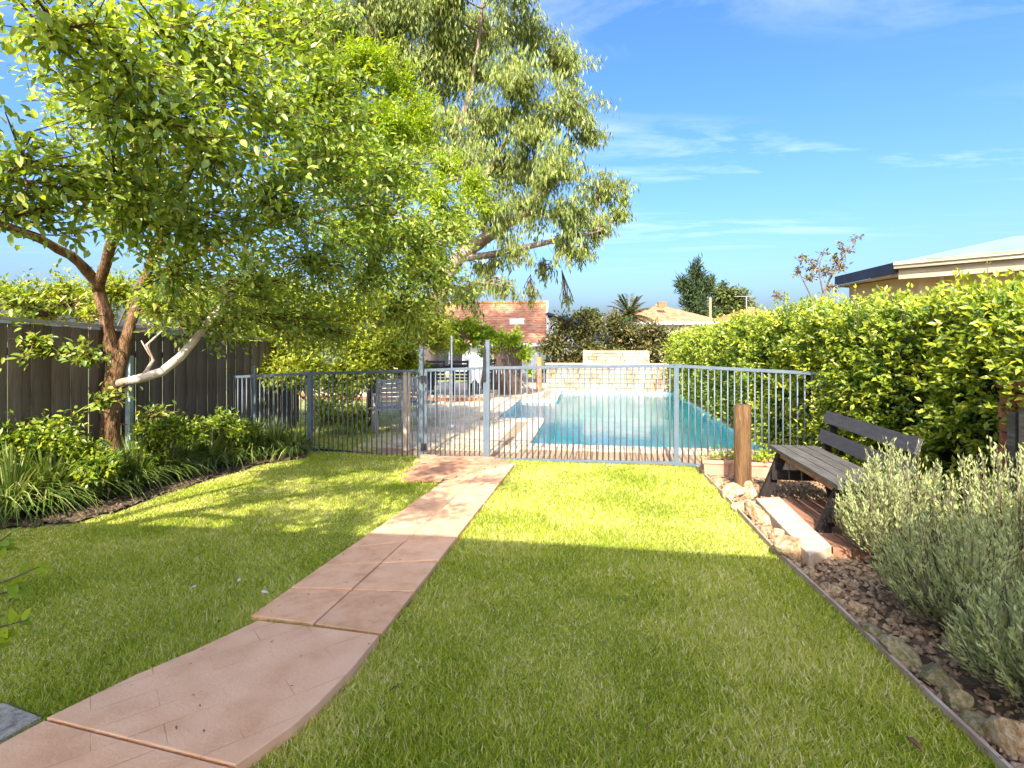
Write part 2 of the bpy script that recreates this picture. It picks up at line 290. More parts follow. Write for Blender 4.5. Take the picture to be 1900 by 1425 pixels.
def stamped_mat():                                   # big poured slab with a faint stamped brick pattern
    m, N_, L_, b = nodes('stamped_concrete')
    gm = N_.new('ShaderNodeNewGeometry'); mpn = N_.new('ShaderNodeMapping'); mpn.inputs['Rotation'].default_value = (0, 0, R(-38)); L_.new(gm.outputs['Position'], mpn.inputs[0])
    br = N_.new('ShaderNodeTexBrick'); br.inputs['Scale'].default_value = 1.0; br.inputs['Brick Width'].default_value = 0.40; br.inputs['Row Height'].default_value = 0.13; br.inputs['Mortar Size'].default_value = 0.0035; br.inputs['Mortar Smooth'].default_value = 1.0
    L_.new(mpn.outputs[0], br.inputs['Vector'])
    nz = N_.new('ShaderNodeTexNoise'); nz.inputs['Scale'].default_value = 5; nz.inputs['Detail'].default_value = 8; L_.new(gm.outputs['Position'], nz.inputs['Vector'])
    r = ramp(N_, [(0.3, (0.66, 0.345, 0.175)), (0.5, (0.77, 0.43, 0.235)), (0.7, (0.81, 0.49, 0.28))]); L_.new(nz.outputs[0], r.inputs[0])
    n3 = N_.new('ShaderNodeTexNoise'); n3.inputs['Scale'].default_value = 2.3; n3.inputs['Detail'].default_value = 3; L_.new(gm.outputs['Position'], n3.inputs['Vector'])
    mr = N_.new('ShaderNodeMapRange'); mr.inputs[1].default_value = 0.47; mr.inputs[2].default_value = 0.62; mr.inputs[4].default_value = 0.75; L_.new(n3.outputs[0], mr.inputs[0])
    mm = N_.new('ShaderNodeMath'); mm.operation = 'MULTIPLY'; L_.new(br.outputs['Fac'], mm.inputs[0]); L_.new(mr.outputs[0], mm.inputs[1])
    mx = N_.new('ShaderNodeMixRGB'); mx.inputs[2].default_value = (0.33, 0.15, 0.085, 1); L_.new(mm.outputs[0], mx.inputs[0]); L_.new(r.outputs[0], mx.inputs[1])
    L_.new(mx.outputs[0], b.inputs['Base Color']); b.inputs['Roughness'].default_value = 0.85
    n4 = N_.new('ShaderNodeTexNoise'); n4.inputs['Scale'].default_value = 70; n4.inputs['Detail'].default_value = 4; L_.new(gm.outputs['Position'], n4.inputs['Vector'])
    sb = N_.new('ShaderNodeMath'); sb.operation = 'MULTIPLY_ADD'; sb.inputs[1].default_value = -1.2; L_.new(mm.outputs[0], sb.inputs[0]); L_.new(n4.outputs[0], sb.inputs[2])
    bp = N_.new('ShaderNodeBump'); bp.inputs['Strength'].default_value = 0.4; bp.inputs['Distance'].default_value = 0.008; L_.new(sb.outputs[0], bp.inputs['Height']); L_.new(bp.outputs[0], b.inputs['Normal'])
    return m
M['stamped'] = stamped_mat()
def water_mat():
    m, N_, L_, b = nodes('pool_water'); N_.remove(b)
    gm = N_.new('ShaderNodeNewGeometry'); nz = N_.new('ShaderNodeTexNoise'); nz.inputs['Scale'].default_value = 3.2; nz.inputs['Detail'].default_value = 3; nz.inputs['Distortion'].default_value = 0.6; L_.new(gm.outputs['Position'], nz.inputs['Vector'])
    bp = N_.new('ShaderNodeBump'); bp.inputs['Strength'].default_value = 0.25; bp.inputs['Distance'].default_value = 0.02; L_.new(nz.outputs[0], bp.inputs['Height'])
    tr = N_.new('ShaderNodeBsdfTransparent'); tr.inputs[0].default_value = (0.94, 1.0, 1.0, 1)
    gl = N_.new('ShaderNodeBsdfGlossy'); gl.inputs['Roughness'].default_value = 0.03; L_.new(bp.outputs[0], gl.inputs['Normal'])
    fr = N_.new('ShaderNodeFresnel'); fr.inputs[0].default_value = 1.33; L_.new(bp.outputs[0], fr.inputs['Normal'])
    mx = N_.new('ShaderNodeMixShader'); L_.new(fr.outputs[0], mx.inputs[0]); L_.new(tr.outputs[0], mx.inputs[1]); L_.new(gl.outputs[0], mx.inputs[2])
    L_.new(mx.outputs[0], N_['Material Output'].inputs[0]); return m
M['water'] = water_mat()
M['shell'] = mat('pool_plaster', [(0.14, 0.86, 0.80), (0.55, 0.95, 0.90), (0.88, 0.98, 0.96)], 1.1, 0.8, 0.1, detail=4)
M['shelfpl'] = mat('pale_pool_plaster', [(0.45, 0.78, 0.80), (0.62, 0.86, 0.86)], 2.0, 0.8, 0.1, detail=4)

# ------------------------------------------------------------------ the setting: ground, lawn, path, beds
AX = Vector((0.1483, 0.9889)); AU = Vector((0.9889, -0.1483))     # the garden's long axis and its cross axis, seen from above
ROT = -math.atan2(AX[0], AX[1])
b = MB(); r0, r1_ = 900.0, 0
xs = [-900, -9, 16, 900]; ys = [-900, -9, 26, 1500]
for i in range(3):
    for j in range(3):
        if i == 1 and j == 1: continue
        b.add([(xs[i], ys[j], -0.3), (xs[i + 1], ys[j], -0.3), (xs[i + 1], ys[j + 1], -0.3), (xs[i], ys[j + 1], -0.3)], [(0, 1, 2, 3)])
b.add([(-9, -9, -0.3), (16, -9, -0.3), (16, 5.2, -0.3), (-9, 5.2, -0.3)], [(0, 1, 2, 3)])
ground = b.build('ground', M['ground']); tag(ground, kind='structure')

xs = np.arange(-9, 7.01, 0.25); ys = np.arange(-7, 8.6, 0.25)
def fence_y(x):                                       # line of the pool fence
    return np.interp(x, [-4.25, -2.90, -1.19, -0.31, 1.98, 3.45], [8.1, 7.74, 7.2, 6.94, 6.5, 5.9])
V = [(x, min(y, float(fence_y(x)) + 0.12) if y > 6.3 else y, 0) for y in ys for x in xs]
V = [(x, y, float(g(x, y))) for x, y, _ in V]
F = [(j * len(xs) + i, j * len(xs) + i + 1, (j + 1) * len(xs) + i + 1, (j + 1) * len(xs) + i) for j in range(len(ys) - 1) for i in range(len(xs) - 1)]
lawn = put(bpy.data.objects.new('lawn', np_mesh('lawn', V, F, M['lawn'], smooth=True))); tag(lawn, kind='structure')

def inside(poly, X, Y):
    c = np.zeros(len(X), bool); n = len(poly)
    for i in range(n):
        x1, y1 = poly[i][0], poly[i][1]; x2, y2 = poly[(i + 1) % n][0], poly[(i + 1) % n][1]
        hit = ((y1 > Y) != (y2 > Y)) & (X < (x2 - x1) * (Y - y1) / ((y2 - y1) if abs(y2 - y1) > 1e-9 else 1e-9) + x1)
        c ^= hit
    return c
# path: edges measured where the photograph shows them
Lp0, Lp1 = on_ground(465, 1143, .035), on_ground(823, 893, .035)
Rp0, Rp1 = on_ground(707, 1176, .035), on_ground(956, 860, .035)
def lerp(a, b_, t): return a + (b_ - a) * t
path = thing('path', None, None, (Lp0.x, Lp0.y, Lp0.z), kind='structure')
top_slab = lambda x, y: float(g(x, y)) + 0.038
slabs_poly = [Lp0, Rp0, Rp1, lerp(Lp0, Lp1, 1.0)]
lenL = (Lp1 - Lp0).length; lenR = (Rp1 - Rp0).length
pb = MB(); pb.prism([lerp(Lp0, Lp1, .004), lerp(Rp0, Rp1, .004), lerp(Rp0, Rp1, 1.02), Lp1 + (Lp1 - Lp0) * .3], lambda x, y: float(g(x, y)) + 0.008, 0.06)
pb.build('path_bed', M['slab_joint'], path)
# row joints at equal steps
nrow = 9; gap = 0.0075
for k in range(nrow):
    t0, t1 = (k + .022) / nrow, (k + .978) / nrow
    l0, l1, r0_, r1_ = lerp(Lp0, Lp1, t0), lerp(Lp0, Lp1, t1), lerp(Rp0, Rp1, t0), lerp(Rp0, Rp1, t1)
    for s0, s1 in ((0.0, 0.495), (0.505, 1.0)):
        q = [lerp(l0, r0_, s0), lerp(l0, r0_, s1), lerp(l1, r1_, s1), lerp(l1, r1_, s0)]
        c = sum(q, Vector()) / 4;         dz = random.uniform(-0.004, 0.004)
        MB().prism(q, lambda x, y: top_slab(x, y) + dz, 0.05, 0.003).build('slab', M['slab'], path)
# brick apron in front of the gate
apron = [on_ground(753, 890, .03), on_ground(823, 893, .03), Lp1 + (Lp1 - Lp0) * .0, lerp(Lp0, Lp1, 1.0)]
A0, A1 = on_ground(755, 890, .03), on_ground(798, 855, .03)
ap_poly = [A0, lerp(Lp0, Lp1, 1.0), Vector((Rp1.x - 0.62, Rp1.y + .12, 0)), Vector((Rp1.x, Rp1.y, 0)), Vector((-0.31, 6.90, 0)), Vector((-1.12, 7.12, 0)), A1]
apx = [A0, Lp1, Vector((Rp1.x, Rp1.y + .0, 0)), Vector((-0.31, 6.92, 0)), Vector((-1.14, 7.14, 0))]
MB().prism(apx, lambda x, y: float(g(x, y)) + 0.016, 0.05).build('apron_bed', M['slab_joint'], path)
bm_ = MB().box((0, 0, 0), (0.218, 0.104, 0.05)).mesh('brick', M['brick_pave'])
for i in range(-2, 12):
    for j in range(-2, 16):
        p = Vector((A0.x - .1, A0.y - .3)) + AU * (i * 0.225 + (0.11 if j % 2 else 0)) + AX * (j * 0.11)
        if inside(apx, np.array([p.x]), np.array([p.y]))[0]:
            inst('brick', bm_, (p.x, p.y, float(g(p.x, p.y)) + 0.012 + random.uniform(-.002, .002)), path, ROT)
# the two big poured slabs
topB = lambda x, y: float(g(x, y)) + 0.052
polyB = [on_ground(x, y, .052) for x, y in ((87, 1331), (250, 1252), (360, 1206), (478, 1151), (590, 1163), (703, 1178), (652, 1240), (595, 1299), (541, 1347), (437, 1419))]
MB().prism(polyB, topB, 0.13, 0.003).build('poured_slab', M['stamped'], path)
polyA = [on_ground(x, y, .052) for x, y in ((82, 1336), (432, 1425), (380, 1500), (240, 1620), (-260, 1590), (-180, 1468), (-60, 1412))]
MB().prism(polyA, topB, 0.13, 0.003).build('poured_slab', M['stamped'], path)
polyC = [on_ground(x, y, .03) for x, y in ((-160, 1300), (10, 1302), (76, 1328), (-62, 1405), (-260, 1500))]
pad = MB().prism(polyC, lambda x, y: float(g(x, y)) + 0.03, 0.08, 0.006).build('concrete_strip', M['concrete']); tag(pad, kind='structure')

# garden beds
ledge_px = [(575, 850), (480, 866), (400, 890), (320, 916), (230, 950), (130, 976), (0, 985), (-250, 992)]
ledge = [on_ground(x, y) for x, y in ledge_px]
bedL = [(p.x, p.y) for p in ledge] + [(-9, 4.2), (-9, 7.9), (-4.3, 8.05), (-2.95, 7.72)]
edge_px = [(1292, 869), (1345, 925), (1440, 1030), (1560, 1142), (1690, 1271), (1850, 1424), (1960, 1530)]
edge = [on_ground(x, y) for x, y in edge_px]
bedR = [(p.x, p.y) for p in edge] + [(1.4, 0.6), (6.9, 0.6), (6.9, 5.6), (3.45, 5.9), (2.1, 6.46)]
def bed(name, poly, h, m):
    xs_ = [p[0] for p in poly]; ys_ = [p[1] for p in poly]; st = 0.09
    gx = np.arange(min(xs_), max(xs_) + st, st); gy = np.arange(min(ys_), max(ys_) + st, st)
    X, Y = np.meshgrid(gx, gy); Z = g(X, Y) + h + rng.normal(0, 0.008, X.shape)
    inn = inside(poly, X.ravel(), Y.ravel()).reshape(X.shape); idx = np.arange(X.size).reshape(X.shape)
    ok = inn[:-1, :-1] & inn[1:, :-1] & inn[:-1, 1:] & inn[1:, 1:]
    F_ = np.stack([idx[:-1, :-1][ok], idx[:-1, 1:][ok], idx[1:, 1:][ok], idx[1:, :-1][ok]], 1)
    o = put(bpy.data.objects.new(name, np_mesh(name, np.stack([X.ravel(), Y.ravel(), Z.ravel()], 1), F_, m, smooth=True))); return tag(o, kind='structure')
bed('garden_bed', bedL, 0.02, M['soil']); bed('garden_bed', bedR, 0.02, M['soil'])
# chips of bark and pebble on the beds
def scatter_chips(name, poly, n, size, keep=None, m='gravel', h=0.02):
    xs_ = [p[0] for p in poly]; ys_ = [p[1] for p in poly]
    X = rng.uniform(min(xs_), max(xs_), n * 3); Y = rng.uniform(min(ys_), max(ys_), n * 3)
    ok = inside(poly, X, Y)
    if keep is not None: ok &= keep(X, Y)
    X = X[ok][:n]; Y = Y[ok][:n]; k = len(X)
    P = np.stack([X, Y, g(X, Y) + h + rng.uniform(0.0, 0.02, k)], 1)
    cube = np.array([[-1, -1, -1], [1, -1, -1], [1, 1, -1], [-1, 1, -1], [-.7, -.7, 1], [.7, -.7, 1], [.7, .7, 1], [-.7, .7, 1]]) * 0.5
    S = size * rng.uniform(0.4, 1.2, (k, 1, 1)) * np.stack([rng.uniform(.6, 1.8, k), rng.uniform(.5, 1.0, k), rng.uniform(.25, .6, k)], 1)[:, None, :]
    q = cube[None] * S; a = rng.uniform(0, 6.28, k)[:, None]; tl = rng.normal(0, .35, (k, 1))
    x = q[:, :, 0] * np.cos(a) - q[:, :, 1] * np.sin(a); y = q[:, :, 0] * np.sin(a) + q[:, :, 1] * np.cos(a); z = q[:, :, 2] + q[:, :, 0] * tl
    V_ = np.stack([x, y, z], 2) + P[:, None, :]
    T = np.array([[4, 5, 6, 7], [0, 1, 5, 4], [1, 2, 6, 5], [2, 3, 7, 6], [3, 0, 4, 7]])
    F_ = (np.arange(k)[:, None, None] * 8 + T[None]).reshape(-1, 4)
    return put(bpy.data.objects.new(name, np_mesh(name, V_.reshape(-1, 3), F_, M[m])))
tag(scatter_chips('mulch', bedR, 16000, 0.026, lambda X, Y: X < 3.2), 'brown and pale chip mulch on the bed under the bench', 'mulch', kind='stuff')
tag(scatter_chips('leaf_litter', bedL, 5000, 0.03, None, 'soil'), 'dark leaf litter on the bed beneath the tree', 'leaf litter', kind='stuff')

# grass blades
def grass(n):
    Y = 1.45 * np.exp(rng.random(n) ** 0.75 * math.log(7.9 / 1.45)); X = rng.uniform(-1.0, 0.97, n) * (Y + 0.1)
    ok = (Y < fence_y(X) + 0.05) & ~inside(bedL, X, Y) & ~inside(bedR, X, Y)
    for poly in (slabs_poly, polyA, polyB, polyC, apx): 
        c = sum((Vector((p[0], p[1])) for p in poly), Vector((0, 0))) / len(poly)
        ok &= ~inside([(c[0] + (p[0] - c[0]) * .985, c[1] + (p[1] - c[1]) * .985) for p in poly], X, Y)
    X = X[ok]; Y = Y[ok]; k = len(X)
    h = rng.uniform(0.012, 0.034, k) * (1 + .35 * np.sin(X * 2.3 + 1) * np.sin(Y * 1.9)); w = rng.uniform(0.0018, 0.0036, k) * (0.8 + 0.17 * Y)
    a = rng.uniform(0, 6.28, k); la = rng.uniform(0, 6.28, k); ln = rng.uniform(0.1, 1.5, k)
    P = np.stack([X, Y, g(X, Y) - 0.002], 1)
    s = np.stack([np.cos(a), np.sin(a), np.zeros(k)], 1) * w[:, None]
    t = np.stack([np.cos(la) * ln * h, np.sin(la) * ln * h, h], 1)
    V_ = np.stack([P - s, P + s, P + t], 1).reshape(-1, 3)
    return np_mesh('grass', V_, np.arange(k * 3).reshape(-1, 3), M['grass'], np.repeat(np.clip(np.where(rng.random(k) < .1, rng.uniform(.85, 1.1, k), rng.normal(.42, .27, k)), 0, 1.1), 3))
tag(put(bpy.data.objects.new('grass', grass(760000))), 'short green lawn grass on both sides of the path', 'grass', kind='stuff')

# ------------------------------------------------------------------ pool, deck
PO = Vector((0.25, 8.05)); WL = -0.10; DZ = -0.02
def pw(u, v, z=0.0): p = PO + AU * u + AX * v; return Vector((p.x, p.y, z))
UB = [-2.4, -0.95, 0.0, 3.45, 9.0]; VB = [-1.75, 0.0, 2.6, 6.2, 8.8, 18.0]
pool_cells = {(2, 1), (2, 2), (2, 3), (1, 2)}
b = MB(); zz = DZ - 0.02
def front(u):
    p = pw(u, -1.2); return Vector((p.x, float(fence_y(p.x)) + 0.10, zz))
for i in range(4):
    for j in range(5):
        if (i, j) in pool_cells: continue
        if j == 0:
            us = np.linspace(UB[i], UB[i + 1], 9)
            for a_, c_ in zip(us[:-1], us[1:]): b.add([front(a_), front(c_), pw(c_, 0, zz), pw(a_, 0, zz)], [(0, 1, 2, 3)])
            continue
        b.add([pw(UB[i], VB[j], zz), pw(UB[i + 1], VB[j], zz), pw(UB[i + 1], VB[j + 1], zz), pw(UB[i], VB[j + 1], zz)], [(0, 1, 2, 3)])
deck = b.build('pool_deck', M['joint']); tag(deck, kind='structure')
# shell and water
def wallq(b, u0, v0, u1, v1, z0, z1): b.add([pw(u0, v0, z0), pw(u1, v1, z0), pw(u1, v1, z1), pw(u0, v0, z1)], [(0, 1, 2, 3)])
b = MB(); zb = -0.85; zt = DZ - 0.021
b.add([pw(0, 0, zb), pw(3.45, 0, zb), pw(3.45, 8.8, zb), pw(0, 8.8, zb)], [(0, 1, 2, 3)])
for q in ((0, 0, 3.45, 0), (3.45, 0, 3.45, 8.8), (3.45, 8.8, 0, 8.8), (0, 8.8, 0, 6.2), (0, 2.6, 0, 0)): wallq(b, *q, zb, zt)
wallq(b, 0, 6.2, 0, 2.6, zb, -0.45)
shell = b.build('pool_shell', M['shell']); tag(shell, kind='structure')
b = MB(); b.add([pw(-.95, 2.6, -.45), pw(0, 2.6, -.45), pw(0, 6.2, -.45), pw(-.95, 6.2, -.45)], [(0, 1, 2, 3)])
for q in ((0, 6.2, -.95, 6.2), (-.95, 6.2, -.95, 2.6), (-.95, 2.6, 0, 2.6)): wallq(b, *q, -.45, zt)
b.build('shallow_ledge', M['shelfpl'], shell)
b = MB(); b.add([pw(0, 0, WL), pw(3.45, 0, WL), pw(3.45, 2.6, WL), pw(3.45, 6.2, WL), pw(3.45, 8.8, WL), pw(0, 8.8, WL), pw(0, 6.2, WL), pw(-.95, 6.2, WL), pw(-.95, 2.6, WL), pw(0, 2.6, WL)], [(0, 1, 2, 9), (9, 2, 3, 6), (6, 3, 4, 5), (8, 9, 6, 7)])
water = b.build('pool_water', M['water']); tag(water, kind='structure')
# coping bricks round the rim, sandstone pavers on the deck
cop_s = MB().box((0, 0, 0), (0.11, 0.29, 0.05)).mesh('coping_brick', M['sandpale'])
cop_r = MB().box((0, 0, 0), (0.29, 0.22, 0.05)).mesh('coping_brick', M['brick_pave'])
cop_l = MB().box((0, 0, 0), (0.29, 0.38, 0.05)).mesh('coping_stone', M['sandpale'])
zc_ = DZ - 0.012
for k in range(33): inst('coping_brick', cop_s, pw(-0.2 + 0.117 * k, -0.125, zc_ + random.uniform(-.002, .002)), deck, ROT)
for k in range(38): inst('coping_brick', cop_r, pw(3.575, 0.13 + 0.23 * k, zc_ + random.uniform(-.002, .002)), deck, ROT)
for k in range(7): inst('coping_stone', cop_l, pw(-0.125, 0.2 + 0.388 * k - .02 * (k == 6), zc_), deck, ROT)
for k in range(7): inst('coping_stone', cop_l, pw(-0.125, 6.52 + 0.388 * k, zc_), deck, ROT)
for k in range(9): inst('coping_stone', cop_l, pw(-1.075, 2.75 + 0.388 * k, zc_), deck, ROT)
inst('coping_stone', cop_l, pw(-.72, 6.33, zc_), deck, ROT + R(90)); inst('coping_stone', cop_l, pw(-.33, 6.33, zc_), deck, ROT + R(90))
inst('coping_stone', cop_l, pw(-.72, 2.47, zc_), deck, ROT + R(90)); inst('coping_stone', cop_l, pw(-.33, 2.47, zc_), deck, ROT + R(90))
pav = MB().prism([(-.2, -.2), (.2, -.2), (.2, .2), (-.2, .2)], 0.0, 0.03, 0.004).mesh('paver', M['sand'])
pavb = MB().box((0, 0, -.012), (0.218, 0.104, 0.03)).mesh('brick', M['brick_pave'])
for i in range(-12, 2):
    for j in range(-1, 30):
        u, v = -0.48 + 0.41 * i - .2, -0.30 + 0.41 * j
        p = pw(u, v)
        if u < -2.6 and v < 1.2 or u < -2.9: continue
        if v + .2 > 12: continue
        if u > -1.45 and 2.2 < v < 6.7: continue
        if u > -.5 and v > 0: continue
        if p.y < float(fence_y(p.x)) + 0.55: continue
        inst('paver', pav, (p.x, p.y, DZ - 0.004 + random.uniform(-.003, .003)), deck, ROT)
for i in range(0, 19):                                # brick band just inside the fence
    for j in range(0, 6):
        u = -1.75 + 0.225 * i + (0.11 if j % 2 else 0); v = -1.55 + 0.11 * j; p = pw(u, v)
        if float(fence_y(p.x)) + 0.06 < p.y < float(fence_y(p.x)) + 0.5 and u < 3.0:
            inst('brick', pavb, (p.x, p.y, DZ + random.uniform(-.003, .003)), deck, ROT)
# grass strip beyond the fence on the left
b = MB(); yp = [(-9, 7.0), (-4.3, 8.25), (-2.9, 7.9), (-1.95, 7.6), (-1.75, 8.6), (.6, 25.5), (-9, 25.5)]
b.add([(x, y, -.046) for x, y in yp], [tuple(range(len(yp)))]); o = b.build('lawn', M['lawn']); tag(o, kind='structure')
k = 30000; X = rng.uniform(-6, -1.3, k); Y = rng.uniform(7.2, 10.8, k); ok = inside(yp, X, Y); X = X[ok]; Y = Y[ok]; k = len(X)
a = rng.uniform(0, 6.28, k); h = rng.uniform(.03, .07, k); P = np.stack([X, Y, np.full(k, -.05)], 1); s = np.stack([np.cos(a), np.sin(a), 0 * a], 1) * 0.006
t = np.stack([rng.normal(0, .02, k), rng.normal(0, .02, k), h], 1)
tag(put(bpy.data.objects.new('grass', np_mesh('grass', np.stack([P - s, P + s, P + t], 1).reshape(-1, 3), np.arange(3 * k).reshape(-1, 3), M['grass'], np.repeat(rng.random(k), 3)))), 'grass strip behind the pool fence left of the gate', 'grass', kind='stuff')

# ------------------------------------------------------------------ pool fence and gate
FX = [-4.25, -2.90, -1.19, -0.31, 1.98, 3.45]; FT = {0: .98, 1: 1.06, 2: 1.13, 3: 1.18, 4: 1.225, 5: 1.165}
FPt = [Vector((x, float(fence_y(x)), 0)) for x in FX]
bar_me = MB().tube([(0, 0, 0), (0, 0, 1.17)], 0.0085, 7).mesh('bar', M['fence'], True)
def fence_span(root, i, j, n, zt0, zt1, drop=1.17):
    a, c = FPt[i].copy(), FPt[j].copy(); a.z = zt0; c.z = zt1
    MB().bar(a, c, 0.025, 0.036).build('rail', M['fence'], root)
    MB().bar(a - Vector((0, 0, drop)), c - Vector((0, 0, drop)), 0.025, 0.032).build('rail', M['fence'], root)
    for e_, s_ in ((a, 1), (c, -1)):
        d_ = (c - a).normalized() * s_ * .045
        for dz_ in (0, drop): MB().box(e_ + d_ - Vector((0, 0, dz_)), (.045, .034, .046), Matrix.Rotation(ROT, 3, 'Z')).build('bracket', M['fence'], root)
    for k in range(1, n):
        p = lerp(a, c, k / n); inst('bar', bar_me, (p.x, p.y, p.z - 1.17), root)
def post(root, p, z0, z1, w=0.05, m='fence'):
    po = MB().box((p.x, p.y, (z0 + z1) / 2), (w, w, z1 - z0), Matrix.Rotation(ROT, 3, 'Z')).build('post', M[m], root)
    MB().box((p.x, p.y, z1 + .006), (w + .008, w + .008, .012), Matrix.Rotation(ROT, 3, 'Z')).build('post_cap', M[m], po)
f1 = thing('pool_fence', 'blue grey tubular pool fence running from the gate left into the plants', 'fence', (FPt[1].x, FPt[1].y, 0), 'pool fence runs')
fence_span(f1, 0, 1, 18, FT[0], FT[1]); fence_span(f1, 1, 2, 23, FT[1], FT[2])
post(f1, FPt[0], -.3, 1.0); post(f1, FPt[1], -.2, 1.08, .06); pm = lerp(FPt[0], FPt[1], .33); post(f1, pm, -.3, 1.14, .035)
post(f1, FPt[2] + Vector((-.02, .0, 0)), -.1, 1.43)
f2 = thing('pool_gate', 'blue grey tubular pool gate between two tall posts at the path end', 'gate', (FPt[2].x, FPt[2].y, 0))
ga, gc = lerp(FPt[2], FPt[3], .05), lerp(FPt[2], FPt[3], .95); ga.z = 1.135; gc.z = 1.175
for dz_ in (0, -1.15): MB().bar(ga + Vector((0, 0, dz_)), gc + Vector((0, 0, dz_)), 0.03, 0.036).build('rail', M['fence'], f2)
for p in (ga, gc): MB().box((p.x, p.y, p.z - .575), (.032, .032, 1.186), Matrix.Rotation(ROT, 3, 'Z')).build('stile', M['fence'], f2)
for k in range(1, 12): p = lerp(ga, gc, k / 12); inst('bar', bar_me, (p.x, p.y, p.z - 1.16), f2)
MB().box((gc.x - .0, gc.y - .035, 1.36), (.035, .035, .17)).box((gc.x, gc.y - .035, 1.15), (.04, .04, .26)).build('latch', M['gate_dark'], f2)
for z in (.12, 1.02): MB().box((ga.x - .03, ga.y - .03, z), (.07, .03, .09)).build('hinge', M['gate_dark'], f2)
f3 = thing('pool_fence', 'blue grey tubular pool fence running right from the gate to the hedge', 'fence', (FPt[4].x, FPt[4].y, 0), 'pool fence runs')
fence_span(f3, 3, 4, 32, FT[3], FT[4]); fence_span(f3, 4, 5, 22, FT[4], FT[5])
post(f3, FPt[3], -.08, 1.525, .05); post(f3, FPt[4], -.1, 1.24, .055); post(f3, FPt[5], -.1, 1.18)

# ------------------------------------------------------------------ paling fence on the left boundary
def bx_(Y): return -5.334 + 0.14 * Y
bf = thing('boundary_fence', 'dark brown paling fence with grey capping along the left side', 'fence', (bx_(6), 6, float(g(-4.5, 6))))
pal_me = MB().box((0, 0, 0.86), (0.018, 0.088, 1.72)).mesh('paling', M['paling'])
rb = -math.atan2(0.14, 1)
Yk = 3.3; k = 0
while Yk < 9.9:
    X = bx_(Yk); zt = 1.735 - 0.0455 * (Yk - 4.89); z0 = zt - 1.76
    off = 0.02 if k % 2 else 0.0
    inst('paling', pal_me, (X + off, Yk, z0 + random.uniform(-.006, .006)), bf, rb + random.uniform(-.02, .02), (1, random.uniform(1.06, 1.26), 1))
    Yk += 0.1; k += 1
a = Vector((bx_(3.2), 3.2, 1.735 + .0455 * 1.69)); c = Vector((bx_(10), 10, 1.735 - .0455 * 5.11))
MB().bar(a, c, 0.085, 0.028).build('capping', M['railgrey'], bf)
for dz_ in (-.3, -1.3): MB().bar(a + Vector((-.05, 0, dz_)), c + Vector((-.05, 0, dz_)), 0.04, 0.07).build('rail', M['paling'], bf)
sp = at(240, 660, 6.05); o = MB().box((sp.x, sp.y, (sp.z - .25) / 2), (.058, .058, sp.z + .25)).build('steel_post', M['galv']); tag(o, 'slim pale green grey steel post behind the tree trunk', 'post')

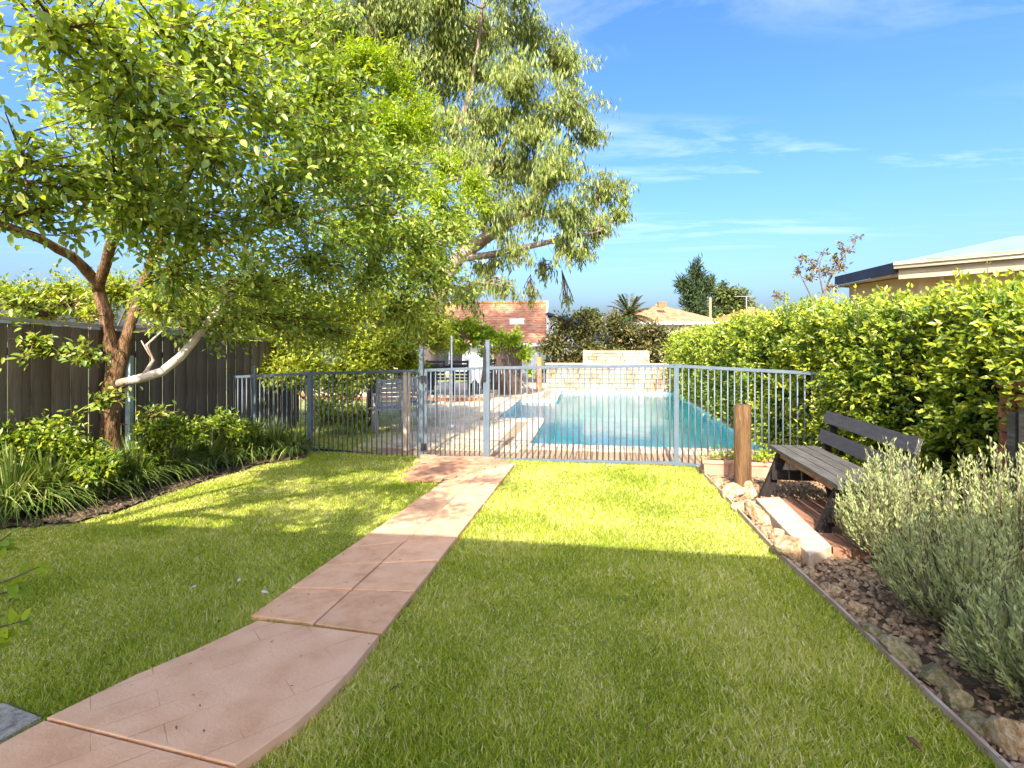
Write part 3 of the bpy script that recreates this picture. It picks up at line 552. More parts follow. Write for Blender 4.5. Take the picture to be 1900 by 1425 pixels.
# ------------------------------------------------------------------ trees and shrubs
def tree_parts(root, skeleton, clumps, mats, n_leaf, leaf, rich=False, droop=0.3, twig_r=0.006, shell=0.5, hang=False, n_single=0, seed_twigs=26, up_norm=0.6, spread=0.16, trunk_name='trunk', leafcount_by_r=True, crown_name='crown', limb_r=0.022):
    """skeleton: list of (points, radii); clumps: list of (centre, radius vector)"""
    tb = MB(); nodes_ = []
    for pts, rad in skeleton:
        n = 3; fine = []; fr = []
        for i in range(len(pts) - 1):
            for q in range(n):
                t = q / n; p0 = pts[max(i - 1, 0)]; p1 = pts[i]; p2 = pts[i + 1]; p3 = pts[min(i + 2, len(pts) - 1)]
                p = 0.5 * ((2 * p1) + (p2 - p0) * t + (2 * p0 - 5 * p1 + 4 * p2 - p3) * t * t + (-p0 + 3 * p1 - 3 * p2 + p3) * t ** 3)
                fine.append(p + Vector(rng.normal(0, rad[i] * 0.12, 3))); fr.append(lerp(rad[i], rad[i + 1], t) * random.uniform(.93, 1.07))
        fine.append(pts[-1]); fr.append(rad[-1]); tb.tube(fine, fr, 10); nodes_ += [(p, r) for p, r in zip(fine, fr)]
    tot = sum(max(r[0] * r[1] * r[2], 1e-6) ** (2 / 3) for _, r in clumps); Ps = []; Ds = []; Ns = []
    for c, r in clumps:
        c = Vector(c); cand = sorted(nodes_, key=lambda nr: (nr[0] - c).length + (0.6 * max(nr[0].z - c.z, 0)))[0]
        p0, r0 = cand; mid = lerp(p0, c, .5) + Vector(rng.normal(0, .10, 3)) * (c - p0).length + Vector((0, 0, -.05 if not hang else .1)) * (c - p0).length
        limb = [p0, lerp(p0, mid, .5) + Vector(rng.normal(0, .03, 3)), mid, lerp(mid, c, .5) + Vector(rng.normal(0, .03, 3)), c]
        rr = min(limb_r * max(r), r0 * .8)
        tb.tube(limb, [rr, rr * .85, rr * .7, rr * .55, rr * .35], 6, False)
        share = max(r[0] * r[1] * r[2], 1e-6) ** (2 / 3) / tot; nl = int(n_leaf * share); nt_ = max(6, int(seed_twigs))
        per = max(1, nl // nt_)
        for q in range(nt_):
            d = Vector(rand_dir(1)[0]); rad = (random.random() ** shell); tip = c + Vector((d.x * r[0], d.y * r[1], d.z * r[2])) * rad
            s0 = lerp(lerp(mid, c, .2), c, random.random()); m2 = lerp(s0, tip, .55) + Vector(rng.normal(0, .06, 3)) * (tip - s0).length
            if hang: m2.z += .12 * (tip - s0).length
            tb.tube([s0, m2, tip], [twig_r * 1.6, twig_r, twig_r * .5], 4, False)
            ts = rng.uniform(0.25, 1.12, per)[:, None]; A_ = np.array(s0); B_ = np.array(m2); C_ = np.array(tip)
            P = (1 - ts) ** 2 * A_ + 2 * ts * (1 - ts) * B_ + ts ** 2 * C_
            P = P + rng.normal(0, spread * (r[0] + r[2]) / 2, P.shape)
            ax = unit(np.repeat((C_ - A_)[None], per, 0)); D = ax * .6 + rand_dir(per) * .8
            if hang: D = rand_dir(per) * .45; D[:, 2] -= 1.0
            else: D[:, 2] -= droop * rng.random(per)
            Nn = rand_dir(per) * (1 - up_norm) + np.array([0, -0.25, 1.0]) * up_norm
            if hang: Nn = rand_dir(per)
            Ps.append(P); Ds.append(D); Ns.append(Nn)
    P = np.concatenate(Ps); D = np.concatenate(Ds); Nn = np.concatenate(Ns); k = len(P)
    Ln = leaf[0] * rng.uniform(.65, 1.25, k); Wd = leaf[1] * rng.uniform(.7, 1.2, k); rn = np.clip(rng.normal(.45, .24, k), 0, 1)
    tb.build(trunk_name, mats[0], root, True)
    if n_single:
        dist = np.linalg.norm(P - np.array([0, 0, EYE]), axis=1)
        px = P[:, 0] / np.maximum(P[:, 1], .1) * FP + CX; py = HZ - (P[:, 2] - EYE) / np.maximum(P[:, 1], .1) * FP
        vis = (P[:, 1] > 1.2) & (px > 10) & (px < 1890) & (py > 10) & (py < 1400); dist[~vis] = 1e6
        near = np.argsort(dist)[:n_single]; keep = np.ones(k, bool); keep[near] = False
        protos = []
        for q in range(9):
            Vv, Ff, kk = leaf_arrays(np.zeros((1, 3)), np.array([[0, 1., 0]]), np.array([[0, 0, 1.]]), [1.0], [leaf[1] / leaf[0] * random.uniform(.85, 1.2)], True, random.uniform(.1, .4), random.uniform(-.05, .25))
            protos.append(np_mesh('leaf', Vv, Ff, mats[1], np.full(8, random.uniform(.15, .85)), True))
        Du = unit(D); Su = unit(np.cross(Du, Nn)); Nu = np.cross(Su, Du)
        for i in near:
            m3 = Matrix((Su[i], Du[i], Nu[i])).transposed(); s_ = float(Ln[i])
            inst('leaf', random.choice(protos), tuple(P[i]), root, scale=(s_, s_, s_), mat3=m3)
        P, D, Nn, Ln, Wd, rn = P[keep], D[keep], Nn[keep], Ln[keep], Wd[keep], rn[keep]
    Vv, Ff, kk = leaf_arrays(P, D, Nn, Ln, Wd, rich)
    o = put(bpy.data.objects.new(crown_name, np_mesh(crown_name, Vv, Ff, mats[1], np.repeat(rn, kk), rich)), root); o['kind'] = 'stuff'
    return o
def V3(px, py, Y): return at(px, py, Y)

# the big broadleaf tree on the left
tr = thing('broadleaf_tree', 'spreading broadleaf tree with ruddy trunk in front of the paling fence', 'tree', tuple(on_ground(212, 905)))
base = Vector((tr.location.x, tr.location.y, tr.location.z - .1)); TY = base.y
T = lambda x, y, dY=0: V3(x, y, TY + dY)
sk = [([base, T(208, 830), T(206, 760), T(212, 705), T(205, 640), T(196, 585), T(184, 540), T(160, 500, -.2), T(110, 462, -.5), T(40, 430, -.9), T(-60, 390, -1.4)], [.14, .11, .10, .095, .075, .068, .062, .052, .045, .038, .03]),
      ([T(215, 715), T(228, 655, .05), T(243, 600, .1), T(265, 530, .2), T(300, 440, .2), T(340, 350, .1), T(370, 240, 0)], [.07, .066, .06, .055, .05, .04, .028]),
      ([T(184, 540), T(205, 460, -.3), T(230, 380, -.7), T(250, 260, -1.1), T(235, 120, -1.5)], [.055, .05, .042, .034, .022]),
      ([T(265, 530, .2), T(350, 480, .7), T(470, 430, 1.2), T(600, 390, 1.6), T(720, 380, 2.0)], [.05, .046, .04, .034, .02])]
lowb = [T(222, 712, -.05), T(262, 702, -.15), T(300, 690, -.2), T(335, 662, -.2), T(362, 630, -.15), T(392, 590, -.1), T(450, 530, .3)]
cl = [(90, 30, 3.0, .42), (215, 90, 3.3, .6), (60, 300, 3.3, .42), (150, 330, 3.6, .55), (90, 390, 3.6, .4), (330, 40, 3.9, .65), (300, 230, 3.7, .65), (430, 130, 4.4, .75), (250, 400, 4.2, .6), (410, 290, 4.3, .75),
      (380, 430, 4.6, .65), (520, 210, 5.2, .8), (520, 380, 5.3, .85), (610, 300, 5.9, .85), (480, 520, 5.8, .7), (600, 470, 6.2, .85), (700, 390, 6.7, .85), (700, 520, 6.9, .8), (790, 460, 7.3, .75), (560, 590, 6.6, .6), (760, 580, 7.4, .6), (330, 520, 5.0, .5), (640, 620, 7.2, .5),
      (300, 330, 5.4, .8), (170, 190, 4.6, .5), (470, 60, 5.2, .75), (440, 590, 6.4, .45), (820, 520, 7.6, .6), (845, 430, 7.7, .45), (310, 565, 5.4, .4), (640, 180, 6.0, .7), (560, 40, 5.6, .7), (740, 300, 7.0, .6), (400, 600, 5.9, .42)]
clumps = [(V3(x, y, Y), (r, r, r * .8)) for x, y, Y, r in cl]
clumps += [(V3(x, y, Y), (r, r, r * .6)) for x, y, Y, r in ((60, 640, 5.0, .28), (150, 660, 5.0, .25), (200, 735, 5.1, .22), (120, 560, 4.8, .2), (30, 560, 5.1, .3), (290, 770, 5.6, .2))]
tree_parts(tr, sk, clumps, (M['bark'], M['treeleaf']), 38000, (.076, .038), rich=True, n_single=300, seed_twigs=30, spread=.13, droop=.35, shell=.45)
lb = MB(); lb.tube(lowb, [.05, .05, .048, .046, .04, .035, .02], 9); lb.tube([lowb[1], T(285, 668, -.2), T(272, 640, -.2), T(305, 610, -.2)], [.025, .018, .014, .008], 6); lb.tube([T(283, 668, -.2), T(262, 632, -.25)], [.012, .005], 5)
o = lb.build('low_branch', M['barkpale'], tr, True); o['label'] = 'pale peeling low branch bending up to the right'

# its neighbour, mostly outside the frame: the crown that dapples the left lawn
t2 = thing('broadleaf_tree', 'dark leafy branches of a second tree hanging in at the upper left corner', 'tree', (-4.5, .9, .2))
q = lambda x, y, z: Vector((x, y, z))
sk = [([q(-4.5, .9, .1), q(-4.4, .9, 1.2), q(-4.2, 1.0, 2.2), q(-3.6, 1.2, 3.0), q(-2.9, 1.2, 3.5), q(-2.1, 1.1, 3.8)], [.14, .12, .1, .07, .05, .025]), ([q(-4.2, 1.0, 2.2), q(-3.9, 1.7, 3.0), q(-3.3, 2.2, 3.6)], [.07, .05, .03]), ([q(-3.6, 1.2, 3.0), q(-3.2, .4, 3.6), q(-2.5, -.2, 3.9)], [.05, .04, .02])]
cl2 = [((-3.3, 1.2, 3.6), .6), ((-2.5, 1.3, 3.7), .62), ((-1.8, 1.0, 3.8), .55), ((-2.9, .3, 3.6), .6), ((-2.1, .1, 3.75), .6), ((-1.4, .3, 3.8), .45), ((-3.4, 2.1, 3.7), .5), ((-1.6, 1.8, 3.9), .5), ((-3.6, -.2, 3.5), .5), ((-2.4, 2.0, 3.9), .5), ((-2.75, 2.55, 3.05), .24), ((-1.0, 1.2, 3.9), .3)]
tree_parts(t2, sk, [(Vector(c), (r, r, r * .5)) for c, r in cl2], (M['bark'], M['treeleaf']), 4800, (.085, .045), seed_twigs=24, spread=.16, droop=.3)
# tall gum tree far behind
gm_ = thing('gum_tree', 'tall gum tree with drooping olive foliage behind the other trees', 'tree', (-2.6, 17, -.1))
G = lambda x, y, d=0: V3(x, y, 17 + d)
sk = [([Vector((-2.7, 17, -.2)), G(800, 640), G(815, 540), G(850, 480), G(905, 440), G(960, 405), G(1020, 350), G(1060, 280)], [.34, .30, .27, .22, .19, .14, .10, .06]),
      ([G(815, 540), G(800, 420), G(830, 300), G(870, 180), G(890, 60), G(900, -60)], [.17, .14, .11, .08, .06, .03]),
      ([G(850, 480), G(925, 470), G(990, 455), G(1060, 440), G(1110, 430)], [.14, .11, .09, .06, .03]),
      ([G(830, 300), G(760, 180), G(700, 60), G(660, -40)], [.14, .11, .08, .05]),
      ([G(905, 440), G(890, 360), G(940, 260), G(1000, 180)], [.13, .1, .07, .04])]
cl = [(620, 40, 70), (700, 20, 90), (800, 40, 95), (900, 50, 95), (990, 60, 80), (1040, 120, 70), (760, 110, 90), (860, 140, 95), (960, 150, 90), (1070, 190, 62), (900, 230, 90), (1000, 240, 85), (1085, 255, 48), (860, 300, 75), (950, 320, 85), (1040, 320, 75), (1120, 350, 62), (1150, 390, 38), (980, 390, 65), (1060, 400, 65), (1110, 420, 45), (1045, 465, 42), (1085, 470, 28), (960, 470, 35), (1010, 500, 26), (905, 500, 42), (870, 545, 45), (940, 540, 28), (985, 550, 22), (1052, 560, 16), (850, 420, 60), (920, 400, 60), (800, 240, 80), (580, -20, 80), (640, 90, 80), (560, 60, 60), (720, 60, 90), (700, 130, 80), (820, 100, 90), (950, -40, 90), (820, -50, 90), (700, -80, 80)]
tree_parts(gm_, sk, [(G(x, y, random.uniform(-1.6, 1.6)), (r * .0175, r * .0175, r * .0165)) for x, y, r in cl], (M['barkgum'], M['gumleaf']), 62000, (.22, .058), hang=True, seed_twigs=20, spread=.115, twig_r=.012, shell=.4)

# feathery bright green tree
jt = thing('feathery_tree', 'bright lime green feathery tree in front of the gum tree', 'tree', (-2.9, 11.2, 0))
J = lambda x, y, d=0: V3(x, y, 11.2 + d)
sk = [([Vector((-2.9, 11.2, -.1)), J(700, 560), J(690, 430), J(700, 300), J(700, 180)], [.14, .12, .1, .07, .03]), ([J(690, 430), J(770, 360), J(850, 330)], [.08, .06, .03])]
cl = [(690, 100, 55), (640, 130, 55), (740, 150, 55), (790, 215, 55), (720, 220, 70), (640, 230, 70), (830, 300, 42), (880, 350, 45), (820, 370, 55), (750, 320, 70), (670, 340, 75), (905, 385, 25), (780, 420, 50), (850, 415, 34), (600, 180, 75), (560, 260, 70), (620, 300, 80), (700, 280, 80), (580, 120, 55), (760, 250, 60), (700, 420, 70), (820, 470, 45), (780, 500, 55), (640, 430, 70)]
tree_parts(jt, sk, [(J(x, y, random.uniform(-.7, .7)), (r * .0112, r * .0112, r * .0085)) for x, y, r in cl], (M['twig'], M['brightleaf']), 52000, (.10, .04), seed_twigs=26, spread=.14, shell=.4, up_norm=.75)

# shrubs behind the pool fence, under the tree
def shrub(name, label, cat, base, clumps, m, n, leaf, group=None, rich=False, bark='twig', **kw):
    o = thing(name, label, cat, tuple(base), group); b0 = Vector(base); c0 = sum((Vector(c) for c, r in clumps), Vector()) / len(clumps)
    h = max(c0.z - b0.z, .1); rr = kw.pop('stem', .03)
    sk_ = [([b0 - Vector((0, 0, .05)), lerp(b0, c0, .4) + Vector((random.uniform(-.05, .05), 0, 0)), c0], [rr, rr * .8, rr * .4]), ([b0 + Vector((.05, 0, 0)), lerp(b0, c0, .5) + Vector((.12, .03, 0)) * h, c0 + Vector((.2, .05, .1)) * h], [rr * .8, rr * .6, rr * .3])]
    tree_parts(o, sk_, clumps, (M[bark], M[m]), n, leaf, rich=rich, trunk_name='stem', crown_name='foliage', **kw); return o
S = lambda x, y, Y, r, k=.85: (V3(x, y, Y), (r * Y / 1000, r * Y / 1000, r * Y / 1000 * k))
shrub('leafy_shrub', 'yellow green shrub above the left end of the pool fence', 'shrub', V3(480, 810, 9.4), [S(450, 560, 9.4, 60), S(520, 560, 9.6, 70), S(480, 640, 9.2, 60), S(560, 640, 9.3, 55), S(540, 700, 9.0, 45), S(450, 690, 9.0, 40), S(590, 580, 9.4, 60), S(500, 690, 9.0, 45), S(570, 695, 9.0, 45)], 'bushleaf', 22000, (.085, .038), 'shrubs behind the pool fence', seed_twigs=34, spread=.16, shell=.4)
shrub('leafy_shrub', 'dense yellow green shrub above the fence between the gate and the trees', 'shrub', V3(680, 790, 9.6), [S(640, 570, 9.6, 60), S(720, 570, 9.8, 65), S(790, 590, 10, 50), S(660, 640, 9.4, 60), S(740, 640, 9.6, 50), S(650, 710, 9.0, 50), S(610, 690, 9.0, 45), S(690, 690, 9.2, 42), S(820, 630, 10, 30), S(700, 660, 9.4, 50), S(760, 680, 9.6, 36), S(600, 760, 8.7, 40), S(650, 770, 8.8, 32)], 'bushleaf', 30000, (.085, .038), 'shrubs behind the pool fence', seed_twigs=34, spread=.16, shell=.4)
shrub('leafy_shrub', 'pale green bush rising behind the paling fence at far left', 'shrub', Vector((-7.4, 8.6, -.2)), [S(60, 560, 8.4, 55), S(120, 545, 8.8, 50), S(10, 540, 8.0, 45), S(170, 570, 8.8, 45), S(230, 540, 9, 60), S(310, 560, 9, 60), S(380, 560, 9, 55)], 'bushleaf', 9000, (.09, .04), seed_twigs=30, spread=.16)
# shrubs along the fence foot
def low(px, py, Y, r, k=.8): return S(px, py, Y, r, k)
for i, (lab, cs, lf) in enumerate((('leafy low shrub at the far left in front of the fence', [low(40, 830, 5.0, 70), low(110, 815, 5.1, 55), low(-40, 830, 4.9, 60)], 3200),
        ('leafy low shrub just left of the tree trunk', [low(160, 845, 5.2, 50), low(185, 870, 5.0, 35)], 1700),
        ('leafy low shrub just right of the tree trunk', [low(300, 790, 6.0, 45), low(350, 800, 6.1, 35), low(280, 830, 5.9, 30)], 2200),
        ('leafy low shrub close to the dark corner of the fences', [low(410, 790, 7.0, 40), low(455, 800, 7.0, 30), low(385, 800, 6.8, 25)], 1800))):
    bs = cs[0][0].copy(); bs.z = float(g(bs.x, bs.y)) + .01
    shrub('low_shrub', lab, 'shrub', bs, cs, 'hedgeleaf', lf, (.062, .032), 'low shrubs along the paling fence', seed_twigs=30, spread=.17, stem=.012, twig_r=.004)
# strappy clumps along the bed
def strap_clump(label, p, n, ln):
    a = rng.uniform(0, 6.28, n); out = rng.uniform(.15, .95, n); L_ = ln * 1.38 * rng.uniform(.55, 1.15, n); w = rng.uniform(.005, .010, n); K = 5
    d = np.stack([np.cos(a), np.sin(a)], 1); sdir = np.stack([-np.sin(a), np.cos(a)], 1); V_ = []
    P0 = np.array(p)[None] + np.concatenate([d * rng.uniform(0, .07, n)[:, None], np.zeros((n, 1))], 1)
    for q in range(K + 1):
        t = q / K; r = out * L_ * (t ** 1.25) * .9; z = L_ * (t * (1.05 - out * .25) - out * .95 * t ** 2.6 * .85)
        c = P0 + np.concatenate([d * r[:, None], z[:, None]], 1); ww = w * (1 - t ** 3) + .0006
        sv = np.concatenate([sdir * ww[:, None], np.zeros((n, 1))], 1); V_ += [c - sv, c + sv]
    V_ = np.stack(V_, 1); T_ = np.array([[2 * q, 2 * q + 1, 2 * q + 3, 2 * q + 2] for q in range(K)])
    F_ = (np.arange(n)[:, None, None] * (2 * K + 2) + T_[None]).reshape(-1, 4)
    o = put(bpy.data.objects.new('strap_leaf_clump', np_mesh('strap_leaf_clump', V_.reshape(-1, 3), F_, M['strap'], np.repeat(np.clip(rng.normal(.42, .28, n), 0, 1), 2 * K + 2), True)))
    return tag(o, label, 'plant', 'strap leaf clumps edging the left bed')
ords = ['first', 'second', 'third', 'fourth', 'fifth', 'sixth', 'seventh', 'eighth', 'ninth', 'tenth', 'eleventh', 'twelfth', 'thirteenth', 'fourteenth', 'fifteenth', 'sixteenth', 'seventeenth', 'eighteenth', 'nineteenth', 'twentieth']
sc_ = [(-60, 975, 500, .55), (20, 966, 700, .58), (90, 950, 700, .58), (150, 930, 480, .48), (205, 922, 420, .44), (250, 910, 560, .50), (305, 895, 560, .48), (345, 880, 480, .46), (390, 872, 520, .48), (430, 862, 480, .48), (470, 855, 460, .48), (510, 848, 420, .46), (548, 846, 320, .42), (330, 860, 360, .5), (420, 845, 360, .52), (120, 915, 420, .52)]
for (px, py, n, ln), od in zip(sorted(sc_), ords):
    strap_clump(f'arching strap leaf clump edging the left bed, {od} counting from the left edge', on_ground(px, py), n, ln)
# blurred sprig poking in at the far left
sg = thing('foreground_shrub', 'light green leafy sprigs poking in at the lower left edge', 'shrub', (-1.75, 1.55, .2))
sb = MB(); sl = []
for (x0, y0), (x1, y1) in (((-100, 1160), (72, 1052)), ((-120, 1230), (50, 1150)), ((-100, 1110), (20, 990)), ((-140, 1180), (40, 1090)), ((-120, 1240), (22, 1185)), ((-90, 1060), (14, 1020))):
    a, c = at(x0, y0, 1.75), at(x1, y1, 1.8); m_ = lerp(a, c, .5) + Vector((0, 0, .03)); sb.tube([Vector((-1.85, 1.7, .2)), a, m_, c], [.006, .005, .004, .002], 5); sl.append((a, m_, c))
sb.build('stem', M['twig'], sg, True)
lp = []
for q in range(5):
    Vv, Ff, kk = leaf_arrays(np.zeros((1, 3)), np.array([[0, 1., 0]]), np.array([[0, 0, 1.]]), [1.0], [random.uniform(.45, .6)], True, .2, .15)
    lp.append(np_mesh('leaf', Vv, Ff, M['brightleaf'], np.full(8, random.uniform(.2, .7)), True))
for a, m_, c in sl:
    for q in range(16):
        t = random.uniform(.35, 1.0); p = lerp(lerp(a, m_, t), lerp(m_, c, t), t); d = Vector(rand_dir(1)[0]) + (c - a).normalized() * .8; d.normalize()
        nn = Vector((random.uniform(-.6, .6), -.5, .8)); s_ = d.cross(nn).normalized(); nn = s_.cross(d); sc2 = random.uniform(.04, .065)
        inst('leaf', random.choice(lp), p, sg, scale=(sc2,) * 3, mat3=Matrix((s_, d, nn)).transposed())

# ------------------------------------------------------------------ hedge on the right
hd = thing('hedge', 'tall glossy green hedge along the right side of the pool and bench', 'hedge', (3.3, 5, .06))
def hx(Y): return 3.22 + 0.145 * (Y - 5)
def htop(Y): return np.interp(Y, [2, 3, 4, 5, 6.5, 9, 12, 16.5], [1.66, 1.73, 1.82, 1.87, 1.90, 1.88, 1.74, 1.60]) + .05 * np.sin(Y * 2.1) + .04 * np.sin(Y * 5.3 + 1)
def hedge_leaves(ns, per):
    Y = 2.4 + (17.0 - 2.4) * rng.random(ns) ** 1.55; Ht = htop(Y); front = rng.random(ns) < .64
    zf = rng.random(ns) ** .85; bulge = .10 * np.sin(Y * 3.1 + zf * 2.0) * np.sin(zf * 5 + Y) + .07 * np.sin(Y * 7.3 + 3 * zf)
    X = np.where(front, hx(Y) + bulge + .16 + .35 * np.clip(zf - .82, 0, 1), hx(Y) + rng.uniform(.1, 1.3, ns)); Z = np.where(front, zf * (Ht - .1), Ht - .16 - .04 * rng.random(ns))
    B = np.stack([X, Y, Z], 1); out = np.where(front[:, None], np.array([-1., -.35, .55]), np.array([-.15, -.15, 1.])); S_ = unit(out * .9 + rand_dir(ns) * .75) * (rng.uniform(.12, .30, ns) * (1 + .02 * Y))[:, None]
    t = rng.uniform(.05, 1.0, (ns, per)); P = B[:, None] + S_[:, None] * t[..., None] + rng.normal(0, .016, (ns, per, 3)) * (1 + .06 * Y)[:, None, None]
    D = unit(S_)[:, None] * .7 + rng.normal(size=(ns, per, 3)) * .55; Nn = np.array([-.3, -.45, .8]) * .8 + rng.normal(size=(ns, per, 3)) * .4
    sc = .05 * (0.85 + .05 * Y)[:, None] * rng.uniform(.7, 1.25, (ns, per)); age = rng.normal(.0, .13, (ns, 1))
    rn = np.clip(.20 + .55 * t ** 1.6 + age + rng.normal(0, .13, (ns, per)), 0, 1)  # paler towards sprig tips: young growth, plus painted light on tips over dark gaps
    return P.reshape(-1, 3), D.reshape(-1, 3), Nn.reshape(-1, 3), sc.ravel(), (sc * .46).ravel(), rn.ravel()
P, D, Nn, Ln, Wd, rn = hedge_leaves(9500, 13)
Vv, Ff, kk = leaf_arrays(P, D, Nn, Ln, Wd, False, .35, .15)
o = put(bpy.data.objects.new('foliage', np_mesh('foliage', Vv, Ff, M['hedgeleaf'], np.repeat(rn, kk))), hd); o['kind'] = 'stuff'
# shoots standing proud of the top
shb = MB(); Ps = []; Ds = []
for q in range(150):
    Y = 2.6 + 13 * random.random() ** 1.4; X = hx(Y) + random.uniform(.05, 1.1); z0 = float(htop(Y)) - .05; hh = random.uniform(.08, .26); tip = Vector((X + random.uniform(-.06, .06), Y + random.uniform(-.06, .06), z0 + hh))
    shb.tube([(X, Y, z0 - .1), tip], [.004, .002], 4, False)
    for w_ in range(9): t = random.uniform(.2, 1.05); Ps.append(np.array(lerp(Vector((X, Y, z0)), tip, t))); Ds.append(np.array(Vector(rand_dir(1)[0]) + Vector((0, 0, .9))))
shb.build('shoots', M['twig'], hd)['kind'] = 'stuff'
Ps = np.array(Ps); Ds = np.array(Ds); n = len(Ps); sc = .05 * (.85 + .05 * Ps[:, 1])
Vv, Ff, kk = leaf_arrays(Ps, Ds, rand_dir(n) + np.array([-.3, -.6, .4]), sc * rng.uniform(.7, 1.2, n), sc * .42, False)
o = put(bpy.data.objects.new('shoot_leaves', np_mesh('shoot_leaves', Vv, Ff, M['hedgeleaf'], np.repeat(rng.uniform(.5, 1, n), kk))), hd); o['kind'] = 'stuff'
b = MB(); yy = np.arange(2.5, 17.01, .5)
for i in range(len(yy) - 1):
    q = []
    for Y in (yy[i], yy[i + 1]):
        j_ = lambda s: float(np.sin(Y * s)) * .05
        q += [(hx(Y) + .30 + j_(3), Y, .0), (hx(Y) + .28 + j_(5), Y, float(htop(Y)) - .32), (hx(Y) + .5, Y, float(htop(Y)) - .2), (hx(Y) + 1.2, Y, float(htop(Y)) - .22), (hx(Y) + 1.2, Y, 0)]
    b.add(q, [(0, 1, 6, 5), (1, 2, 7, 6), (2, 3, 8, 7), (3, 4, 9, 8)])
b.build('dark_hedge_core', M['darkcore'], hd)  # solid dark sheet behind the leaves, painted as shaded depth, stops see-through

# ------------------------------------------------------------------ bench corner
bo = on_ground(1441, 916); bo = Vector((2.42, 5.02, float(g(2.42, 5.0)) + .03)); dA = Vector((-AX[0], -AX[1], 0)); dB = Vector((AU[0], AU[1], 0)); UZ = Vector((0, 0, 1))
def bp(a, b_, z): return bo + dA * a + dB * b_ + UZ * z
bench = thing('garden_bench', 'weathered grey timber bench with slatted back beside the hedge', 'bench', tuple(bo))
LB = 1.4
for k in range(4): MB().bar(bp(-.04, .035 + .105 * k, .445), bp(LB, .035 + .105 * k, .445), .097, .032).build('seat_slat', M['greywood'], bench)
bk = lambda a, z: bp(a, .40 + (z - .44) * .28, z)
upb = (dB * .95 - UZ * .3)
for z in (.565, .735): MB().bar(bk(-.03, z), bk(LB, z), .11, .03, upb).build('back_slat', M['backwood'], bench)
for a in (.10, LB - .12):
    MB().bar(bp(a, -.10, 0), bp(a, .07, .43), .045, .085, dB).build('leg', M['darkwood'], bench)
    MB().bar(bp(a, .50, 0), bp(a, .40, .43), .045, .085, dB).build('leg', M['darkwood'], bench)
    MB().bar(bp(a + .046, -.05, .225), bp(a + .046, .47, .225), .04, .085).build('stretcher', M['darkwood'], bench)
    MB().bar(bp(a + .046, .0, .40), bp(a + .046, .45, .40), .04, .055).build('seat_support', M['darkwood'], bench)
    MB().bar(bk(a + .0, .24) + dB * .02, bk(a, .79) + dB * .03, .045, .06, dB).build('back_post', M['darkwood'], bench)
MB().bar(bp(.1, .03, .41), bp(LB - .1, .03, .41), .03, .05).build('apron', M['plankred'], bench)

st = thing('bench_step', 'low step of pale sandstone and red brown planks in front of the bench', 'step', tuple(on_ground(1480, 980)))
s0 = [on_ground(x, y, .10) for x, y in ((1402, 924), (1446, 921), (1543, 1012), (1502, 1030))]
z_s = lambda x, y: float(g(x, y)) + .10
for k in range(4):
    t0, t1 = k / 4 + .003, (k + 1) / 4 - .003
    MB().prism([lerp(s0[0], s0[3], t0), lerp(s0[1], s0[2], t0), lerp(s0[1], s0[2], t1), lerp(s0[0], s0[3], t1)], z_s, .11, .006).build('stone', M['sandpale'], st)
e0, e1 = s0[1] + dB * .01, s0[2] + dB * .01
for k in range(4): MB().prism([e0 + dB * .115 * k, e0 + dB * (.115 * k + .107), e1 + dB * (.115 * k + .107), e1 + dB * .115 * k], lambda x, y: float(g(x, y)) + .085, .08, .006).build('plank', M['plankred'], st)
lg = on_ground(1378, 909); o = MB().lathe((lg.x, lg.y, lg.z - .15), [(.083, 0), (.082, .3), (.079, .7), (.078, .985), (.070, .995)], 20).build('timber_bollard', M['log'], None, True); tag(o, 'round treated log post standing before the pool fence', 'post')
# planters
def planter(label, px, py, w, n):
    p = on_ground(px, py); h = .20; root = thing('planter', label, 'planter', tuple(p), 'terracotta planters at the fence foot'); m3 = Matrix.Rotation(ROT - .1, 3, 'Z')
    b_ = MB(); 
    prof = [(.5, 0), (.56, h - .04), (.62, h - .04), (.62, h), (.54, h), (.53, h - .03)]
    vs_ = []; fs = []
    for r, z in prof:
        for x, y in ((-1, -1), (1, -1), (1, 1), (-1, 1)): vs_.append(p + m3 @ Vector((x * r * w, y * r * .17, z)))
    for i in range(len(prof) - 1):
        for k in range(4): fs.append((i * 4 + k, i * 4 + (k + 1) % 4, (i + 1) * 4 + (k + 1) % 4, (i + 1) * 4 + k))
    b_.add(vs_, fs).build('pot', M['terracotta'], root)
    MB().box(p + Vector((0, 0, h - .03)), (w * 1.0, .16, .01), m3).build('potting_soil', M['soil'], root)
    q = 45 * n; P = np.array(p)[None] + np.stack([rng.normal(0, w * .33, q), rng.normal(0, .05, q), h + np.abs(rng.normal(0, .06, q))], 1)
    Vv, Ff, kk = leaf_arrays(P, rand_dir(q) + np.array([0, 0, .8]), rand_dir(q) + np.array([0, -.5, .5]), np.full(q, .055), np.full(q, .018)); put(bpy.data.objects.new('plant', np_mesh('plant', Vv, Ff, M['brightleaf'], np.repeat(rng.random(q), kk))), root)['kind'] = 'stuff'
planter('terracotta trough planter left of the round log post', 1327, 884, .23, 1); planter('terracotta trough planter half hidden behind the round log post', 1366, 884, .22, 3); planter('terracotta trough planter between the log post and the bench', 1414, 889, .25, 3)
